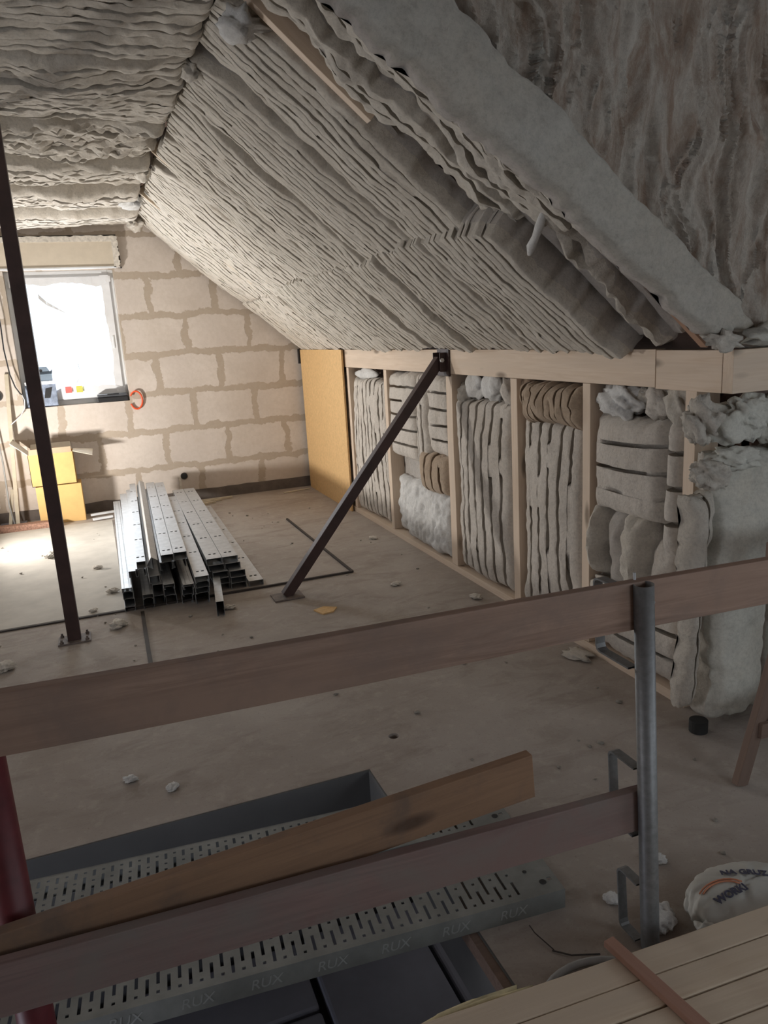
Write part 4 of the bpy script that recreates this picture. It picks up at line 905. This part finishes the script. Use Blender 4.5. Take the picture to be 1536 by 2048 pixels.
for (x0, z0, mt, lab) in ((-.246, 1.20, RED_STICKER, 'small red label stuck low on the window film'), (-.146, 1.20, YELLOW_STICKER, 'small yellow label stuck low on the window film')):
    m = MB(); m.box((x0, 8.118, z0), (x0+.058, 8.1205, z0+.062)); o = m.build('sticker', mt); tag(o, lab, 'sticker')
m = MB(); pts = [(.395+.058*cos(t), 8.030-.006*sin(t), 1.085+.088*sin(t)) for t in [rad(150-k*11) for k in range(29)]]; m.tube(pts, .0085, 8); o = m.build('cord_loop', ORANGE, smooth=True); tag(o, 'orange-red cord loop hanging at the lower right corner of the window', 'cord')
# electrical holes
def socket(x, z, r, lab):
    t = root('socket_hole', (x, 8.05, z), lab, 'socket hole')
    m = MB(); n = 20
    o_ = [(x+r*cos(2*PI*k/n), z+r*sin(2*PI*k/n)) for k in range(n)]; i_ = [(x+r*.78*cos(2*PI*k/n), z+r*.78*sin(2*PI*k/n)) for k in range(n)]
    m.v = [(a, 8.040, c) for a, c in o_]+[(a, 8.040, c) for a, c in i_]+[(a, 8.052, c) for a, c in o_]; m.f = [(k, (k+1) % n, n+(k+1) % n, n+k) for k in range(n)]+[(k, 2*n+k, 2*n+(k+1) % n, (k+1) % n) for k in range(n)]; m.mi = [0]*len(m.f)
    m.build('rim', DARK_STRIP, t)
    m = MB(); m.tube([(x, 8.044, z), (x, 8.049, z)], r*.8, 20); m.build('recess', DOTBLACK, t); return t
socket(.770, .266, .036, 'round black socket hole low in the gable wall above a cable groove')
socket(-.845, 1.225, .05, 'round black socket hole at the left edge beside the window')
m = MB(); m.box((.712, 8.042, .108), (.736, 8.053, .262)); o = m.build('cable_groove', PLASTER); tag(o, 'short plastered cable groove below the low socket hole', 'groove')
# cables and leaning lath
m = MB(); m.tube([(-.70, 7.99, 2.3), (-.712, 7.98, 2.05), (-.708, 7.97, 1.85), (-.715, 7.97, 1.65), (-.700, 7.97, 1.42), (-.672, 7.97, 1.30), (-.640, 7.98, 1.235), (-.628, 7.99, 1.225)], .0062, 8); o = m.build('black_cable', BLACK, smooth=True); tag(o, 'black cable hanging in a curve beside the left window frame', 'cable')
m = MB(); m.tube([(-.628, 7.99, 1.225), (-.612, 7.985, 1.17), (-.62, 7.98, 1.10), (-.665, 7.97, 1.03), (-.72, 7.96, .985), (-.76, 7.955, .955)], .0048, 8); o = m.build('white_cable', WHITE_PVC, smooth=True); tag(o, 'thin white cable curling below the window from the end of the black one', 'cable')
m = MB(); m.tube([(-.90, 7.98, .95), (-.885, 7.97, .6), (-.885, 7.9, .2), (-.86, 7.86, .01)], .008, 8); o = m.build('grey_cable', GREYPIPE, smooth=True); tag(o, 'grey cable running down to the floor at the left edge by the leaning lath', 'cable')
o = lumber('lath', (-.835, 7.86, .0), (-.735, 8.035, 1.42), .035, .018, LATH_GREY, up=(0, -1, 0), seed=71); tag(o, 'upright grey wooden lath leaning on the gable wall left of the window', 'lath')
o = lumber('lath', (-.905, 7.88, .0), (-.845, 7.97, .34), .03, .016, LATH_GREY, up=(0, -1, 0), seed=72); tag(o, 'short grey wooden stake beside the foot of the leaning lath', 'lath')
m = MB(); m.box((-.99, 7.80, 0), (-.76, 7.98, .02)); o = m.build('grey_tile', GREYPANEL); tag(o, 'flat grey tile on the floor at the foot of the leaning lath', 'tile')
o = lumber('hollow_brick_strip', (-1.9, 7.735, .03), (-.475, 7.605, .03), .10, .06, TERRACOTTA, seed=73, wob=.004); tag(o, 'long rough brown brick strip on the floor in front of the cardboard boxes', 'brick')
# cardboard boxes
b1 = root('cardboard_box', (-.42, 7.87, 0), 'closed yellow cardboard box on the floor, lower of the two', 'carton')
m = MB(); m.box((-.625, 7.745, .0), (-.222, 7.99, .366)); m.build('body', CARD, b1, bevel=.003)
m = MB(); m.box((-.43, 7.742, .20), (-.395, 7.746, .367)); m.build('tape', CARD_PALE, b1) if 0 else None
b2 = root('cardboard_box', (-.43, 7.88, .366), 'open yellow cardboard box with spread flaps stacked on the lower one', 'carton')
x0, x1, y0, y1, z0, z1 = -.650, -.255, 7.765, 7.995, .369, .672; t = .004
m = MB(); m.box((x0, y0, z0), (x1, y1, z0+t)); m.box((x0, y0, z0), (x1, y0+t, z1)); m.box((x0, y1-t, z0), (x1, y1, z1)); m.box((x0, y0, z0), (x0+t, y1, z1)); m.box((x1-t, y0, z0), (x1, y1, z1)); m.build('body', CARD, b2)
m = MB(); m.prism([(x0, y0, z1), (x0, y1, z1), (x0-.125, y1+.01, z1+.135), (x0-.135, y0-.01, z1+.125)], (.004, 0, .004)); m.build('flap', CARD_PALE, b2)
m = MB(); m.prism([(x1, y0, z1), (x1, y1, z1), (x1+.18, y1-.02, z1-.02), (x1+.17, y0, z1-.055)], (.0, 0, .004)); m.build('flap', CARD_PALE, b2)
m = MB(); m.prism([(x0+.01, y0, z1-.002), (x1-.01, y0, z1-.002), (x1-.012, y0-.02, z1+.052), (x0+.02, y0-.02, z1+.052)], (0, -.004, 0)); m.build('flap', CARD_IN, b2)
m = MB(); m.prism([(x0+.01, y1, z1), (x1-.01, y1, z1), (x1-.02, y1+.045, z1+.07), (x0+.02, y1+.045, z1+.07)], (0, .003, 0)); m.build('flap', CARD_PALE, b2)
# work light just outside the left of the photo
wl = root('work_light', (WORKLIGHT[0]-.07, WORKLIGHT[1]-.03, 0), 'low work light on a stand shining across the floor, just out of frame', 'work light')
wx, wy = WORKLIGHT[0]-.07, WORKLIGHT[1]-.03
m = MB(); m.obox((wx-.03, wy-.012, .40), (wx+.035, wy+.014, .415), .26, .20); m.build('housing', BLACK, wl, bevel=.006)
m = MB(); m.tube([(wx, wy-.12, .40), (wx, wy-.12, .02)], .010, 8); m.tube([(wx, wy+.12, .40), (wx, wy+.12, .02)], .010, 8); m.tube([(wx-.12, wy-.12, .012), (wx+.12, wy-.12, .012)], .010, 8); m.tube([(wx-.12, wy+.12, .012), (wx+.12, wy+.12, .012)], .010, 8); m.build('stand', ORANGE, wl)

# ------------------------------------------------------------------ debris on the floor
GT = [(-.06, 5.19, .035, 'pale wool tuft on the floor sheet, just left of the profile pile'), (-.045, 4.52, .05, 'biggest cream wool tuft in front of the left end of the pile'),
      (-.065, 2.78, .024, 'white crumb of wool near the stair opening, left of a similar one'), (.078, 2.654, .022, 'white crumb of wool near the stair opening, right of a similar one'),
      (1.93, 5.54, .03, 'cream wool tuft on the floor below the white fluffy wall piece'), (1.665, 4.39, .03, 'cream wool tuft on the floor between brace foot and knee wall'),
      (2.00, 3.91, .035, 'wool tuft against the sole plate behind the top rail plank'), (1.40, 1.60, .024, 'white wool tuft on the floor right behind the tube post'),
      (1.245, 1.40, .045, 'whitish wool clump at the foot of the tube post'), (1.175, 1.52, .024, 'small white wool clump inside the lowest bracket'),
      (.04, 3.83, .022, 'wool crumb beside the dark floor joint, above the top rail'), (-.62, 4.17, .05, 'pale wool scrap at the left edge of the photo beyond the column'),
      (.61, 4.50, .03, 'cream wool bit at the front of the pile beside the short loose profile'), (-.49, 6.40, .05, 'flat torn paper-white scrap lying on the bright floor left of the pile'),
      (-.14, 5.85, .03, 'dark-speckled wool tuft at the left flank of the pile'), (-.18, 4.85, .022, 'tiny wool tuft sitting on the front edge of the floor sheet')]
for i, (x, y, r, lab) in enumerate(GT):
    zs = .015 if (x < .01 and y > 4.8) else .002
    lump('wool_tuft', (x, y, zs+r*.32), r, [W_WARM, W_WHITE][i in (2, 3, 7, 8, 9)], 120+i, lab, 'wool tuft', 'wool tufts fallen on the floor', (1.15, .9, .42), .32, rot=i*1.3, sub=4)
o = lump('wood_splinters', (2.045, 2.93, .012), .05, W_WARM, 150, 'flat pale offcut scraps on the floor by the sole plate behind the railing', 'scrap', None, (1.1, 1.5, .2), .5)
m = MB(); m.prism([(1.06, 4.20, 0), (1.09, 4.11, 0), (1.16, 4.12, 0), (1.20, 4.18, 0), (1.13, 4.23, 0)], (0, 0, .008)); o = m.build('board_flake', CHIPBOARD); tag(o, 'yellow flat flake of board on the floor right of the brace foot', 'scrap')
rnd = random.Random(5)
crumb = None
spots = []
while len(spots) < 70:
    x = rnd.uniform(-1.0, 2.0); y = rnd.uniform(2.5, 7.2)
    if -.02 < x < .95 and 4.55 < y: continue
    if abs(x-.975) < .15 and abs(y-4.53) < .12: continue
    spots.append((x, y))
spots += [(rnd.uniform(1.0, 1.95), rnd.uniform(1.5, 2.5)) for _ in range(14)]
for i, (x, y) in enumerate(spots):
    r = rnd.uniform(.004, .012)
    if crumb is None: crumb = lump('crumb', (x, y, .004), 1, W_WARM, 3, 'tiny pale crumb of wool or mortar scattered on the concrete floor', 'crumb', 'tiny crumbs scattered on the floor', (1, 1, .5), .5, sub=2); c = crumb
    else: c = crumb.copy(); C.objects.link(c); c.location = (x, y, (.014 if x < .01 and y > 4.8 else .001)+r*.4)
    c.scale = (r, r*rnd.uniform(.6, 1.2), r); c.rotation_euler = (0, 0, rnd.uniform(0, 6))
